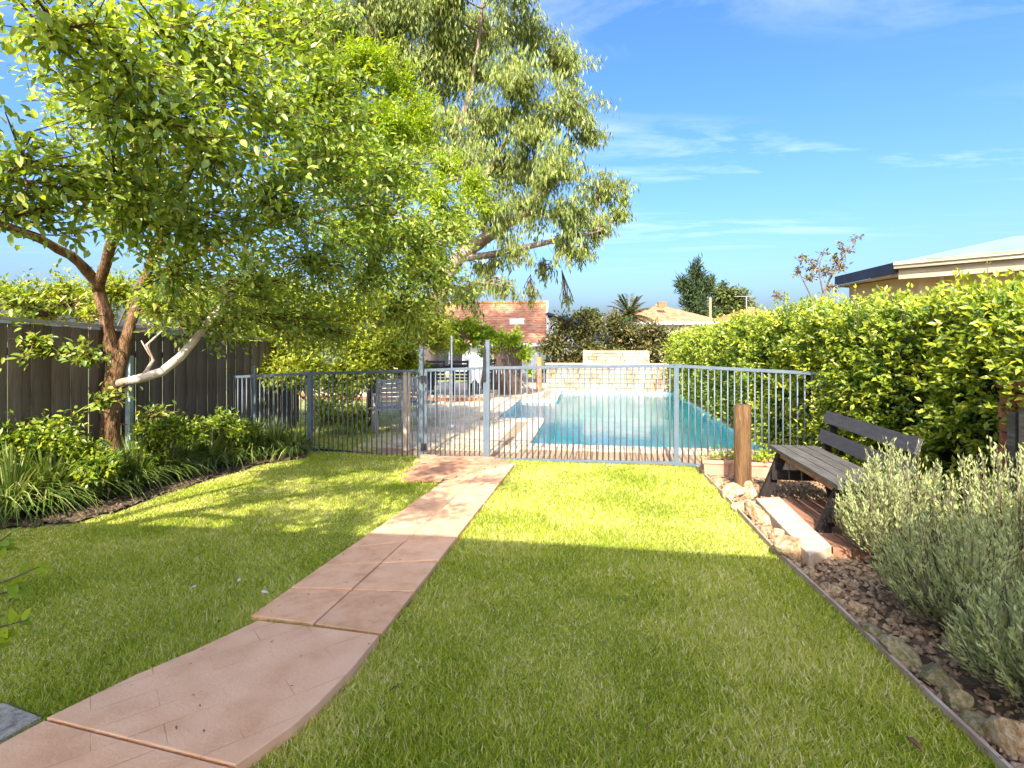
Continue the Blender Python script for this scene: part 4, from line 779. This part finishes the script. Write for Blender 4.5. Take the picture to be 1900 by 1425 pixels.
# edging strip and rocks
ed = MB()
for i in range(len(edge) - 1):
    a, c = edge[i] + Vector((0, 0, .012)), edge[i + 1] + Vector((0, 0, .012)); ed.bar(a, c + (c - a).normalized() * .01, .014, .06)
tag(ed.build('lawn_edging', M['edging']), 'thin pale edging strip between the lawn and the right bed', 'edging')
def rock(px, py, sx, sy, sz, label, m='rock', rz=0, lift=0.0, seed=0):
    import bmesh
    bm = bmesh.new(); bmesh.ops.create_icosphere(bm, subdivisions=3, radius=1.0); rs = np.random.default_rng(seed); pl = [Vector(unit(rs.normal(size=3))) for _ in range(16)]; dd = rs.uniform(.48, .85, 16)
    for v in bm.verts:
        for q, d_ in zip(pl, dd):
            e = v.co.dot(q) - d_
            if e > 0: v.co -= q * e * .97
        v.co += Vector(rs.normal(0, .012, 3))
    p = on_ground(px, py); me = bpy.data.meshes.new('garden_rock'); bm.to_mesh(me); bm.free(); me.materials.append(M[m])
    o = bpy.data.objects.new('garden_rock', me); o.location = (p.x, p.y, p.z + sz * .55 + lift); o.scale = (sx, sy, sz); o.rotation_euler = (rs.uniform(-.12, .12), rs.uniform(-.12, .12), ROT + rz); put(o)
    return tag(o, label, 'rock', 'rocks along the right lawn edge')
RK = [(1307, 879, .09, .22, .07, 'rock', 0, 'long pale rock at the fence end of the lawn edge'), (1330, 902, .08, .12, .08, 'rock', .3, 'small golden rock beside the long pale rock near the fence'),
      (1360, 925, .13, .15, .11, 'rock', .2, 'rounded grey gold rock at the foot of the log post'), (1392, 925, .09, .15, .11, 'rock', -.2, 'golden rock just right of the log post foot'),
      (1375, 948, .10, .10, .06, 'rock', 0, 'flat yellow rock below the rounded rock by the log post'), (1408, 967, .075, .26, .09, 'rock', .05, 'long straight pale stone lying along the middle of the lawn edge'),
      (1420, 993, .06, .14, .05, 'rock', .1, 'thin flat pale stone against the long straight stone'), (1447, 1003, .08, .09, .07, 'rock', .4, 'small ochre rock behind the white boulder'),
      (1468, 1038, .11, .12, .12, 'rock', .5, 'bright whitish boulder by the shadow edge on the lawn'), (1500, 1070, .06, .08, .05, 'rock', .3, 'small tan stone just below the whitish boulder'),
      (1553, 1108, .05, .08, .05, 'rock', .2, 'small pale stone in the mulch beside the edging'), (1590, 1140, .06, .07, .05, 'rock', .2, 'small brownish stone in the mulch above the mossy rocks'),
      (1622, 1190, .08, .13, .07, 'rockmoss', .1, 'uppermost mossy rock under the lavender by the edging'), (1672, 1228, .09, .15, .08, 'rockmoss', .2, 'long mossy rock second from the top under the lavender'),
      (1735, 1275, .10, .12, .08, 'rockmoss', -.1, 'dark mossy rock in the middle under the lavender'), (1782, 1322, .08, .09, .09, 'rockmoss', .4, 'green mossy boulder with an ochre side near the lower right'),
      (1825, 1368, .07, .10, .07, 'rockmoss', .1, 'mossy rock low at right between two boulders'), (1878, 1405, .07, .10, .10, 'rock', .5, 'tan upright rock in the lower right corner')]
for i, (px, py, sx, sy, sz, m, rz, lab) in enumerate(RK):
    if m == 'rockmoss': sx, sy, sz = sx * .8, sy * .8, sz * .75
    rock(px, py, sx, sy, sz, lab, m, rz, seed=40 + i)
# lavender bushes
def lavender(label, c, rad, n, h, lean=(0, 0)):
    root = thing('lavender_bush', label, 'shrub', (c[0], c[1], float(g(c[0], c[1]))), 'grey green bushes at right'); z0 = float(g(c[0], c[1])); sb_ = MB(); Ps = []; Ds = []
    for q in range(n):
        a = random.uniform(0, 6.28); r = rad * math.sqrt(random.random()); b0 = Vector((c[0] + .35 * r * math.cos(a) * .6, c[1] + .35 * r * math.sin(a) * .6, z0)); hh = h * random.uniform(.55, 1.15) * (1 - .45 * (r / rad) ** 2)
        tip = Vector((c[0] + r * math.cos(a) + lean[0] * hh, c[1] + r * math.sin(a) + lean[1] * hh, z0 + hh)); m_ = lerp(b0, tip, .5) + Vector((math.cos(a), math.sin(a), 0)) * r * .22 + Vector(rng.normal(0, .015, 3)); tip += Vector((0, 0, .02))
        if q % 2 == 0: sb_.tube([b0, m_, tip], [.005, .0035, .002], 4, False)
        k_ = 44; t = (rng.uniform(.18, 1.0, k_) ** .6)[:, None]; A_, B_, C_ = np.array(b0), np.array(m_), np.array(tip); P_ = (1 - t) ** 2 * A_ + 2 * t * (1 - t) * B_ + t * t * C_; tg = unit(2 * (1 - t) * (B_ - A_) + 2 * t * (C_ - B_))
        Ps.append(P_ + rng.normal(0, .006, P_.shape)); Ds.append(tg * 1.1 + rand_dir(k_) * .6)
    P_ = np.concatenate(Ps); D_ = np.concatenate(Ds); k_ = len(P_)
    Vv, Ff, kk = leaf_arrays(P_, D_, rand_dir(k_), .034 * rng.uniform(.6, 1.2, k_), .0075 * rng.uniform(.8, 1.3, k_), False, 0, .05)
    sb_.build('stem', M['twig'], root); o = put(bpy.data.objects.new('foliage', np_mesh('foliage', Vv, Ff, M['lav'], np.repeat(np.clip(rng.normal(.5, .22, k_), 0, 1), kk))), root); o['kind'] = 'stuff'
lavender('grey green needle bush spilling in front of the bench', (2.38, 3.30), .35, 290, .70, (.0, 0))
lavender('tall grey green needle bush against the brick pillar', (2.56, 2.74), .34, 290, .80, (.0, 0))
lavender('grey green needle bush in the middle of the bed by the mossy rocks', (2.16, 2.55), .36, 280, .50, (-.1, 0))
lavender('grey green needle bush in the lower right corner of the bed', (2.02, 1.95), .36, 280, .42, (-.05, 0))
# old brick pillar at the right edge
pl = thing('brick_pillar', 'weathered red brick pillar with timber face at the right edge', 'pillar', (2.86, 2.95, .1))
MB().box((3.05, 3.0, .60), (.30, .30, 1.16)).build('core', M['mortar'], pl)
brk = MB().box((0, 0, 0), (.215, .105, .068)).mesh('brick', M['oldbrick']); brs = MB().box((0, 0, 0), (.105, .105, .068)).mesh('brick', M['oldbrick'])
for r_ in range(15):
    z = .10 + .078 * r_
    for y in (2.865, 3.13):
        xs_ = [(2.985, brk), (3.155, brs)] if r_ % 2 else [(2.93, brs), (3.10, brk)]
        for x, me in xs_: inst('brick', me, (x + random.uniform(-.004, .004), y + random.uniform(-.006, .006), z), pl, random.uniform(-.02, .02))
    for x in (2.915, ): inst('brick', brs, (x, 3.0, z), pl, R(90))
MB().bar((2.80, 2.90, .1), (2.80, 2.90, 1.17), .06, .09).build('timber_face', M['greywood'], pl)
MB().bar((2.815, 3.0, .1), (2.818, 3.0, 1.13), .05, .08).build('timber_face', M['greywood'], pl)
b = MB(); b.box((3.03, 2.99, 1.275), (.36, .36, .045)); b.box((3.03, 2.99, 1.31), (.27, .27, .03), None, .8); b.build('cap', M['oldbrick'], pl)

# ------------------------------------------------------------------ far end of the pool: stone wall, posts, planting
WY = 8.95
sw = thing('stone_wall', 'pale sandstone wall with raised water feature at the far pool end', 'wall', tuple(pw(1.6, WY, 0)))
def stone_course(u0, u1, v, z0, z1, rows):
    hz = (z1 - z0) / rows
    for r_ in range(rows):
        u = u0
        while u < u1 - .05:
            w = min(random.uniform(.16, .42), u1 - u); c = pw(u + w / 2, v + random.uniform(-.012, .012), z0 + hz * (r_ + .5))
            MB().box(c, (w - .018, .16, hz - .016), Matrix.Rotation(ROT, 3, 'Z') @ Matrix.Rotation(random.uniform(-.02, .02), 3, 'Y')).build('stone', M['stone'], sw); u += w
MB().box(pw(1.75, WY + .14, .36), (4.5, .22, .86), Matrix.Rotation(ROT, 3, 'Z')).build('core', M['mortar'], sw)
stone_course(-.5, 4.0, WY, -.08, .78, 6)
MB().box(pw(1.75, WY + .06, .80), (4.56, .34, .05), Matrix.Rotation(ROT, 3, 'Z')).build('capping', M['sandpale'], sw)
MB().box(pw(1.65, WY + .30, .8), (2.0, .2, .84), Matrix.Rotation(ROT, 3, 'Z')).build('feature_core', M['mortar'], sw)
stone_course(.63, 2.68, WY + .18, .83, 1.22, 4)
op = at(1000, 725, 16.4); o = MB().lathe((op.x, op.y, -.05), [(.09, 0), (.088, .5), (.085, 1.06), (.075, 1.075)], 14).build('timber_post', M['orangepost'], None, True); tag(o, 'short orange timber post beside the stone wall', 'post')
# brushwood shed front
bs = thing('brushwood_screen', 'dark brushwood screen under vines left of the stone wall', 'screen', tuple(at(930, 735, 15.5)))
q0 = at(896, 735, 15.5); q1 = at(966, 735, 15.5); rod = MB().tube([(0, 0, 0), (.012, 0, .7), (0, 0, 1.48)], [.02, .017, .012], 5).mesh('brush_rod', M['brush'])
for k in range(34): p = lerp(q0, q1, (k + .5) / 34); inst('brush_rod', rod, (p.x, p.y + random.uniform(-.015, .015), -.05), bs, random.uniform(0, 6.28), (1, 1, random.uniform(.95, 1.03)))
for z in (.3, 1.2): MB().bar((q0.x, q0.y + .05, z), (q1.x, q1.y + .05, z), .04, .06).build('rail', M['brush'], bs)
for p in (q0, q1): MB().box((p.x, p.y + .06, .7), (.09, .09, 1.5)).build('post', M['brush'], bs)
shrub('climbing_vine', 'bright green climber spilling over the brushwood screen', 'vine', at(985, 730, 15.7), [S(880, 625, 15.6, 24), S(915, 628, 15.6, 26), S(950, 632, 15.6, 26), S(975, 655, 15.5, 18), S(985, 690, 15.5, 10), S(900, 655, 15.4, 14), S(850, 640, 15.3, 22), S(870, 605, 15.4, 22), S(895, 612, 15.4, 18), S(835, 610, 15.4, 24)], 'brightleaf', 5200, (.13, .06), seed_twigs=20, spread=.2)
PH = [('leftmost', 1035, [(1030, 640, 34), (1050, 605, 30), (1045, 670, 30)]), ('second from left', 1085, [(1090, 610, 34), (1100, 650, 34), (1075, 660, 26)]), ('third from left', 1150, [(1150, 605, 36), (1165, 640, 34), (1135, 650, 28)]), ('rightmost', 1215, [(1205, 620, 32), (1235, 630, 34), (1210, 655, 30), (1255, 650, 26)])]
for nm, px, cs in PH:
    shrub('screening_shrub', f'dark reddish green shrub behind the stone wall, {nm} of four', 'shrub', at(px, 720, 18.6), [S(x, y, 18.6 + random.uniform(-.3, .3), r) for x, y, r in cs], 'photinia', 3200, (.16, .07), 'screening shrubs behind the stone wall', seed_twigs=30, spread=.2, shell=.4)
# furniture on the left terrace
te = thing('terrace', None, None, tuple(pw(-4, 8, 0)), kind='structure')
MB().prism([pw(-7, 5.6), pw(-1.75, 5.6), pw(-1.75, 9.5), pw(-7, 9.5)], .12, .2).build('terrace_slab', M['sand'], te)
for k in range(21): inst('brick', MB().box((0, 0, 0), (.228, .1, .075)).mesh('brick', M['brick_orange']) if k == 0 else bpy.data.objects['terrace'].children[1].data, pw(-6.8 + .24 * k, 5.55, .09), te, ROT)
brk2 = MB().box((0, 0, 0), (.228, .1, .075)).mesh('brick', M['brick_orange'])
for k in range(21): inst('brick', brk2, pw(-6.7 + .24 * k, 5.55, .008), te, ROT)
def table(label, c, l, w, h):
    root = thing('outdoor_table', label, 'table', (c.x, c.y, c.z)); m3 = Matrix.Rotation(ROT, 3, 'Z')
    for k in range(5): MB().box(c + m3 @ Vector((0, -w / 2 + w * (k + .5) / 5, h)), (l, w / 5 - .012, .03), m3).build('top_slat', M['black'], root)
    for sx in (-1, 1):
        for sy in (-1, 1): MB().box(c + m3 @ Vector((sx * (l / 2 - .08), sy * (w / 2 - .08), h / 2 - .01)), (.06, .06, h - .02), m3).build('leg', M['black'], root)
    for sy in (-1, 1): MB().box(c + m3 @ Vector((0, sy * (w / 2 - .08), h - .06)), (l - .2, .03, .08), m3).build('apron', M['black'], root)
    return root
def chair(label, c, rz, m, group, name='outdoor_chair', slats=5):
    root = thing(name, label, 'chair', (c.x, c.y, c.z), group); m3 = Matrix.Rotation(rz, 3, 'Z'); q = lambda x, y, z: c + m3 @ Vector((x, y, z))
    for x in (-.22, .22):
        MB().bar(q(x, -.22, 0), q(x, -.2, .42), .04, .04, (0, 1, 0)).build('leg', M[m], root); MB().bar(q(x, .26, 0), q(x, .22, .42), .04, .04, (0, 1, 0)).build('leg', M[m], root)
        MB().bar(q(x, .22, .42), q(x, .33, .92), .04, .035, (0, 1, 0)).build('back_post', M[m], root); MB().bar(q(x, -.24, .63), q(x, .27, .65), .05, .025).build('armrest', M[m], root); MB().bar(q(x, -.21, .42), q(x, -.22, .62), .035, .035, (0, 1, 0)).build('arm_post', M[m], root)
    for k in range(slats): MB().bar(q(-.24, -.2 + .1 * k, .43), q(.24, -.2 + .1 * k, .43), .08, .02).build('seat_slat', M[m], root)
    for k in range(slats): t = k / (slats - 1); MB().bar(q(-.22, .235 + .085 * t, .52 + .36 * t), q(.22, .235 + .085 * t, .52 + .36 * t), .02, .06).build('back_slat', M[m], root)
    return root
tz = .12
tp = at(842, 0, 14.6); tp.z = tz; table('long black outdoor table on the terrace behind the gate', tp, 1.7, .85, .74)
for lab, px, Y, rz in (('black outdoor chair at the near left side of the terrace table', 815, 13.75, 0.0), ('black outdoor chair at the near right side of the terrace table', 855, 13.7, .1), ('black outdoor chair at the right end of the terrace table', 893, 14.3, 1.5), ('black outdoor chair at the left end of the terrace table', 790, 14.3, -1.5)):
    p = at(px, 0, Y); p.z = tz; chair(lab, p, ROT + rz + math.pi, 'black', 'black chairs round the terrace table')
cp = at(880, 0, 13.72); cb = MB(); vs_ = []; fs = []
for i in range(9):
    for j in range(9):
        u = i / 8; v = j / 8; x = cp.x + (u - .5) * .5 * (1 - .35 * v); z = 1.10 - v * .62 - .05 * math.sin(u * 9) * v; y = cp.y + .05 * math.sin(u * 14) * v + .06 * v
        vs_.append((x, y, z))
for i in range(8):
    for j in range(8): fs.append((i * 9 + j, i * 9 + j + 1, (i + 1) * 9 + j + 1, (i + 1) * 9 + j))
cb.add(vs_, fs); o = cb.build('white_towel', M['cloth'], None, True); md = o.modifiers.new('thick', 'SOLIDIFY'); md.thickness = .012; tag(o, 'white towel hanging over the chair beside the gate post', 'towel')
for lab, px, Y, rz in (('pale grey slatted garden chair just left of the pale post', 722, 8.9, .5), ('pale grey slatted garden chair between the pale post and the gate', 778, 9.6, -.4)):
    p = at(px, 0, Y); p.z = 0; chair(lab, p, ROT + rz + math.pi, 'railgrey', 'grey garden chairs behind the fence', 'garden_chair', 6)
pp = at(755, 0, 7.75); o = MB().box((pp.x, pp.y, .5), (.085, .085, 1.14)).box((pp.x, pp.y, 1.08), (.1, .1, .03)).build('timber_post', M['sandpale']); tag(o, 'pale square timber post behind the fence left of the gate', 'post')
up_ = at(838, 0, 9.5); b = MB(); b.tube([(up_.x, up_.y, -.02), (up_.x, up_.y, 1.62)], .014, 8); b.tube([(up_.x, up_.y, -.02), (up_.x, up_.y, .05)], .05, 10); tag(b.build('thin_pole', M['white'], None, True), 'thin pale pole standing on the deck behind the gate', 'pole')

# ------------------------------------------------------------------ neighbouring houses
hs_ = thing('neighbour_house', 'cream house with pale gutter and blue steel roof beyond the hedge', 'house', (9, 11, 0))
C0, C1, C2 = Vector((7.5, 12.4, 0)), Vector((7.25, 10.1, 0)), Vector((9.5, 7.35, 0)); C3, C4 = Vector((13.5, 10.2, 0)), Vector((12.6, 14.6, 0))
def inw(p, k=.45): c = Vector((10.3, 11.2, 0)); return p + (c - p).normalized() * k
W = [inw(C0, .22), inw(C1, .55), inw(C2, .55), inw(C3), inw(C4)]
b = MB(); 
for i in range(5):
    p, q = W[i], W[(i + 1) % 5]; b.add([(p.x, p.y, -.2), (q.x, q.y, -.2), (q.x, q.y, 2.78), (p.x, p.y, 2.78)], [(0, 1, 2, 3)])
b.build('wall', M['render'], hs_)
MB().prism([C0, C1, C2, C3, C4], 2.80, .04).build('soffit', M['eave'], hs_)
def gut(a, c, z0, z1, t, m, nm): MB().bar(a + UZ * ((z0 + z1) / 2), c + UZ * ((z0 + z1) / 2), t, z1 - z0).build(nm, M[m], hs_)
gd = (C2 - C1).normalized(); gn = Vector((gd.y, -gd.x, 0))
if gn.dot(C1) > 0 and gn.y > 0: gn = -gn
gut(C1, C2, 2.68, 2.86, .04, 'eave', 'fascia'); gut(C1 + gn * .07 - gd * .05, C2 + gn * .07, 2.87, 2.93, .10, 'eave', 'gutter'); gut(C1 + gn * .085 - gd * .05, C2 + gn * .085, 2.935, 3.0, .13, 'eave', 'gutter_lip')
nd = (C0 - C1).normalized(); gut(C1 - nd * -.04 + Vector((-.05, 0, 0)), C0 + Vector((-.05, 0, 0)), 2.80, 3.0, .05, 'navy', 'fascia')
rp = Vector((11.2, 12.0, 3.86)); b = MB(); ring = [C0, C1, C2, C3, C4]
for i in range(5):
    p, q = ring[i], ring[(i + 1) % 5]; b.add([(p.x, p.y, 3.01), (q.x, q.y, 3.01), tuple(rp)], [(0, 1, 2)])
b.build('roof', M['steelroof'], hs_)
MB().tube([lerp(W[1], W[2], .12) + UZ * 2.75 + gn * .1, lerp(W[1], W[2], .12) + UZ * 2.5 + gn * .06, lerp(W[1], W[2], .12) + UZ * 0 + gn * .06], .04, 8).build('downpipe', M['white'], hs_, True)
MB().bar(lerp(W[1], W[2], .55) + UZ * .1 + gn * .005, lerp(W[1], W[2], .55) + UZ * 2.76 + gn * .005, .012, .012, tuple(gn)).build('joint_strip', M['darkwood'], hs_)

def tiled_house(name, label, c, w, d, he, hr, rz, gable, extras=None, rows=17, wallm='render'):
    root = thing(name, label, 'house', (c[0], c[1], 0), 'tiled houses beyond the pool'); m3 = Matrix.Rotation(rz, 3, 'Z'); c = Vector((c[0], c[1], 0)); q = lambda x, y, z: c + m3 @ Vector((x, y, z))
    b = MB(); b.box(q(0, 0, he / 2 - .2), (w - .8, d - .8, he + .3), m3); b.build('wall', M[wallm], root)
    MB().box(q(0, 0, he - .02), (w + .02, d + .02, .16), m3).build('fascia', M['white'], root)
    rx = w / 2 if gable else max(w / 2 - d / 2, .3)
    b = MB()
    def slope(p0, p1, p2, p3):                       # stepped tile courses from the eave p0-p1 up to the ridge p3-p2
        for r_ in range(rows):
            t0, t1 = r_ / rows, (r_ + 1) / rows; n_ = (p1 - p0).cross(p3 - p0).normalized() * .022
            a, b2, c2, d2 = lerp(p0, p3, t0), lerp(p1, p2, t0), lerp(p1, p2, t1), lerp(p0, p3, t1)
            b.add([a, b2, b2 + n_, a + n_, c2, d2], [(0, 1, 2, 3), (3, 2, 4, 5)])
    ez = he + .065
    A_, B_, C_, D_ = q(-w / 2, -d / 2, ez), q(w / 2, -d / 2, ez), q(w / 2, d / 2, ez), q(-w / 2, d / 2, ez); R0, R1 = q(-rx, 0, ez + hr), q(rx, 0, ez + hr)
    slope(A_, B_, R1, R0); slope(C_, D_, R0, R1)
    if gable:
        for P_ in ((B_, C_, R1), (D_, A_, R0)): b.add(P_, [(0, 1, 2)])
    else: slope(B_, C_, R1, R1); slope(D_, A_, R0, R0)
    b.build('roof', M['roof'], root); MB().tube([R0 + UZ * .04, R1 + UZ * .04], .09, 8).build('ridge', M['roof'], root)
    if extras: extras(root, q, ez)
    for x in (-w * .25, w * .2):
        wo = MB().box(q(x, -d / 2 + .39, he * .5), (1.3, .06, 1.0), m3).build('window', M['window'], root)
        fr_ = MB()
        for sx, sz, cx_, cz_ in ((1.4, .07, 0, .53), (1.4, .07, 0, -.53), (.07, 1.0, -.68, 0), (.07, 1.0, .68, 0), (.05, .98, 0, 0)): fr_.box(q(x + cx_, -d / 2 + .37, he * .5 + cz_), (sx, .09, sz), m3)
        fr_.build('frame', M['white'], wo)
    return root
def ex1(root, q, ez):
    MB().box(q(1.7, -1.55, ez + 1.08), (.75, .5, .09), Matrix.Rotation(.62, 3, 'X')).build('skylight', M['white'], root)
    MB().bar(q(3.27, -3.05, ez - .02), q(3.27, 0, ez + 2.2), .08, .2).build('barge_board', M['white'], root)
    MB().box(q(3.9, -.4, ez - .3), (1.3, 2.0, 3.0)).build('rear_wing', M['white'], root); MB().box(q(4.0, -.4, ez + 1.27), (1.7, 2.4, .12), Matrix.Rotation(.3, 3, 'Y')).build('wing_roof', M['navy'], root)
tiled_house('tiled_house', 'house with steep orange tiled roof and skylight behind the climber', (-1.35, 29.5), 6.5, 6, 1.35, 2.15, -.06, True, ex1, wallm='white')
def ex2(root, q, ez): MB().box(q(-.3, -1.6, ez + 1.15), (.5, .3, .35)).build('roof_vent', M['brick_orange'], root)
tiled_house('tiled_house', 'house with low hipped orange roof in front of the dark pine', (10.0, 36.5), 6.6, 6.0, 2.65, 1.15, 0.0, False, ex2)
tiled_house('tiled_house', 'distant pinkish roof just showing above the hedge', (18.6, 42), 5.0, 5, 3.0, .95, .2, False)
# far trees, palm, pole
def fartree(name, label, base, clumps, m, n, leaf, **kw):
    shrub(name, label, 'tree', base, clumps, m, n, leaf, 'trees beyond the houses', bark='twig', stem=.18, twig_r=.02, **kw)
FY = 46
fartree('pine_tree', 'dark green pine tree rising behind the hipped orange roof', at(1290, 640, FY), [S(1290, 510, FY, 16, 1.9), S(1275, 540, FY, 20, 1.4), S(1305, 540, FY, 18, 1.6), S(1290, 570, FY, 26, 1), S(1263, 525, FY, 9, 1.4), S(1318, 525, FY, 9, 1.8), S(1280, 600, FY, 30, .8), S(1308, 590, FY, 24, 1)], 'pine', 5200, (.55, .12), up_norm=.3, seed_twigs=44, spread=.14, shell=.5, droop=-.9)
fartree('round_tree', 'broad olive green tree right of the dark pine', at(1365, 640, FY + 1), [S(1340, 545, FY + 1, 26), S(1370, 560, FY + 1, 28), S(1350, 585, FY + 1, 32), S(1390, 585, FY + 1, 22), S(1400, 600, FY + 1, 14), S(1335, 600, FY + 1, 24)], 'fargreen', 4800, (.45, .2), seed_twigs=40, spread=.16, shell=.4)
fartree('round_tree', 'small pale green tree beside the steep tiled roof', at(1090, 640, 34), [S(1092, 585, 34, 18), S(1075, 590, 34, 14), S(1108, 592, 34, 14), S(1140, 600, 34, 12)], 'fargreen', 1800, (.3, .13), seed_twigs=30, spread=.18)
pm_ = thing('palm_tree', 'palm tree with fanned fronds left of the hipped roof', 'tree', tuple(at(1168, 640, 33)), 'trees beyond the houses'); c = at(1168, 585, 33)
MB().tube([at(1168, 640, 33) - UZ * 1.2, c], [.2, .22], 9).build('trunk', M['twig'], pm_, True)
for k in range(34):
    a = random.uniform(0, 6.28); el = random.uniform(-.3, 1.4); ln = random.uniform(1.2, 1.75); d = Vector((math.cos(a) * math.cos(el), math.sin(a) * math.cos(el), math.sin(el))); n = 26; Ps = []; Ds = []
    for w_ in range(n): t = (w_ + 1) / n; p = c + d * ln * t - UZ * (.5 * ln * t * t * (1 - max(0, math.sin(el)) * .6)); sdv = d.cross(UZ).normalized() * (1 if w_ % 2 else -1); Ps.append(np.array(p)); Ds.append(np.array(d * .9 + sdv * .8 - UZ * .3))
    Vv, Ff, kk = leaf_arrays(np.array(Ps), np.array(Ds), rand_dir(n) * .3 + np.array([0, -.2, 1]), np.full(n, .42), np.full(n, .09)); put(bpy.data.objects.new('frond', np_mesh('frond', Vv, Ff, M['palm'], np.full(len(Vv), random.random()))), pm_)
tp = at(1318, 0, 40); b = MB(); b.tube([(tp.x, tp.y, 0), (tp.x, tp.y, EYE + 80 * .04)], [.12, .09], 8); tag(b.build('utility_pole', M['orangepost'], None, True), 'slim brown utility pole in front of the pine', 'pole')
ap_ = at(1385, 0, 44); b = MB(); b.tube([(ap_.x, ap_.y, 1), (ap_.x, ap_.y, EYE + 83 * .044)], .04, 6); b.tube([(ap_.x - 1.0, ap_.y, EYE + 82 * .044), (ap_.x + .5, ap_.y, EYE + 82 * .044)], .03, 5); tag(b.build('aerial', M['railgrey'], None, True), 'grey television aerial before the olive tree', 'aerial')
# sparse young tree between the hedge and the house
YT = 11.5; K = lambda x, y, d=0: at(x, y, YT + d)
yt = thing('sparse_tree', 'sparse thin tree with olive brown leaves beside the cream house', 'tree', (K(1520, 700).x, YT, 0))
sk = [([Vector((K(1520, 700).x, YT, -.1)), K(1520, 590), K(1530, 540), K(1555, 490), K(1585, 445)], [.035, .03, .025, .018, .008]), ([K(1522, 590), K(1500, 540), K(1478, 495)], [.02, .016, .008]), ([K(1528, 545), K(1520, 500), K(1530, 460)], [.018, .012, .006]), ([K(1520, 600), K(1480, 570), K(1435, 550)], [.016, .012, .006])]
tree_parts(yt, sk, [(K(x, y), (r * .0115,) * 3) for x, y, r in ((1590, 442, 10), (1570, 462, 12), (1550, 485, 16), (1562, 450, 8), (1490, 480, 12), (1480, 500, 12), (1510, 490, 14), (1530, 505, 18), (1560, 500, 12), (1500, 515, 14), (1540, 530, 12), (1440, 548, 12), (1530, 468, 8))], (M['twig'], M['autumn']), 620, (.10, .045), seed_twigs=7, twig_r=.006, spread=.2)

# ------------------------------------------------------------------ small things on the lawn
k = 260; X = rng.uniform(-1, .95, 1200); Y = rng.uniform(1.6, 7.2, 1200); X = X * Y; okp = ~inside(bedL, X, Y) & ~inside(bedR, X, Y) & (Y < fence_y(X)); X, Y = X[okp][:k], Y[okp][:k]; k = len(X)
Vv, Ff, kk = leaf_arrays(np.stack([X, Y, g(X, Y) + .03], 1), rand_dir(k) * np.array([1, 1, .3]), np.tile([0., 0, 1], (k, 1)) + rng.normal(0, .4, (k, 3)), rng.uniform(.012, .04, k), rng.uniform(.006, .016, k), False, .4, .15)
tag(put(bpy.data.objects.new('fallen_leaves', np_mesh('fallen_leaves', Vv, Ff, M['autumn'], np.repeat(rng.random(k), kk)))), 'small dry leaves strewn across the lawn', 'leaves', kind='stuff')
allp = [(p.x, p.y) for p in polyB]
k = 45; X = rng.uniform(-1.6, .1, 900); Y = rng.uniform(1.6, 6.6, 900); okp = inside(allp, X, Y) | inside([(p.x, p.y) for p in slabs_poly], X, Y); X, Y = X[okp][:k], Y[okp][:k]; k = len(X)
Vv, Ff, kk = leaf_arrays(np.stack([X, Y, g(X, Y) + .056 - .014 * (Y > 2.75)], 1), rand_dir(k) * np.array([1, 1, .05]), np.tile([0., 0, 1], (k, 1)) + rng.normal(0, .2, (k, 3)), rng.uniform(.008, .028, k), rng.uniform(.003, .009, k), False, .3, .1)
tag(put(bpy.data.objects.new('clippings', np_mesh('clippings', Vv, Ff, M['deadleaf']))), 'tiny dry clippings strewn over the path', 'clippings', kind='stuff')
def fallen(label, px, py, s_, m, name):
    p = on_ground(px, py, .04); Vv, Ff, kk = leaf_arrays(np.array([p]), rand_dir(1) * np.array([1, 1, .1]), np.array([[.2, -.2, 1.]]), [s_], [s_ * .45], True, .5, .2); o = put(bpy.data.objects.new(name, np_mesh(name, Vv, Ff, M[m], None, True))); md = o.modifiers.new('thick', 'SOLIDIFY'); md.thickness = .0015; tag(o, label, 'leaf' if m == 'deadleaf' else 'petal')
fallen('curled red brown leaf lying on the lawn at the lower right', 1680, 1366, .055, 'deadleaf', 'fallen_leaf')
fallen('white petal on the lawn left of the path slabs', 447, 1073, .035, 'flower', 'fallen_petal'); fallen('pale pink petal on the lawn close to the path slabs', 484, 1098, .045, 'flower', 'fallen_petal')
fallen('tiny white petal on the far left of the lawn', 364, 1088, .025, 'flower', 'fallen_petal')

# ------------------------------------------------------------------ behind the photographer: an unseen flat roof, added and sized to shade the near lawn, and a low house
pr = thing('added_shade_roof', 'unseen flat roof on slim posts, added to shade the near lawn', 'roof', (-1, -1, .3))
m3 = Matrix.Rotation(math.atan(-.17), 3, 'Z'); PZ = 3.15; ye = 0.02
def rq(x, y, z): return m3 @ Vector((x, y, 0)) + UZ * z
MB().box(rq(-1.9, ye - 1.35, PZ), (8.6, 2.7, .10), m3).build('roof_sheet', M['white'], pr)
MB().box(rq(-1.9, ye + .012, PZ - .02), (8.64, .02, .18), m3).build('fascia', M['eave'], pr)
for x in (-6.0, -3.2, 2.2): MB().box(rq(x, ye - 2.4, PZ / 2), (.09, .09, PZ - .1), m3).build('post', M['white'], pr)
rh = thing('rear_house', 'low pale rendered house behind the added roof', 'house', (0, -12, .3))
MB().box(rq(0, -12, 1.5), (12, 7, 3), m3).build('wall', M['white'], rh)
MB().box(rq(0, -12, 3.1), (13, 8, .16), m3).build('roof', M['steelroof'], rh)
for x in (-3.5, 0, 3.5): MB().box(rq(x, -8.48, 1.5), (1.8, .06, 1.5), m3).build('window', M['window'], rh)
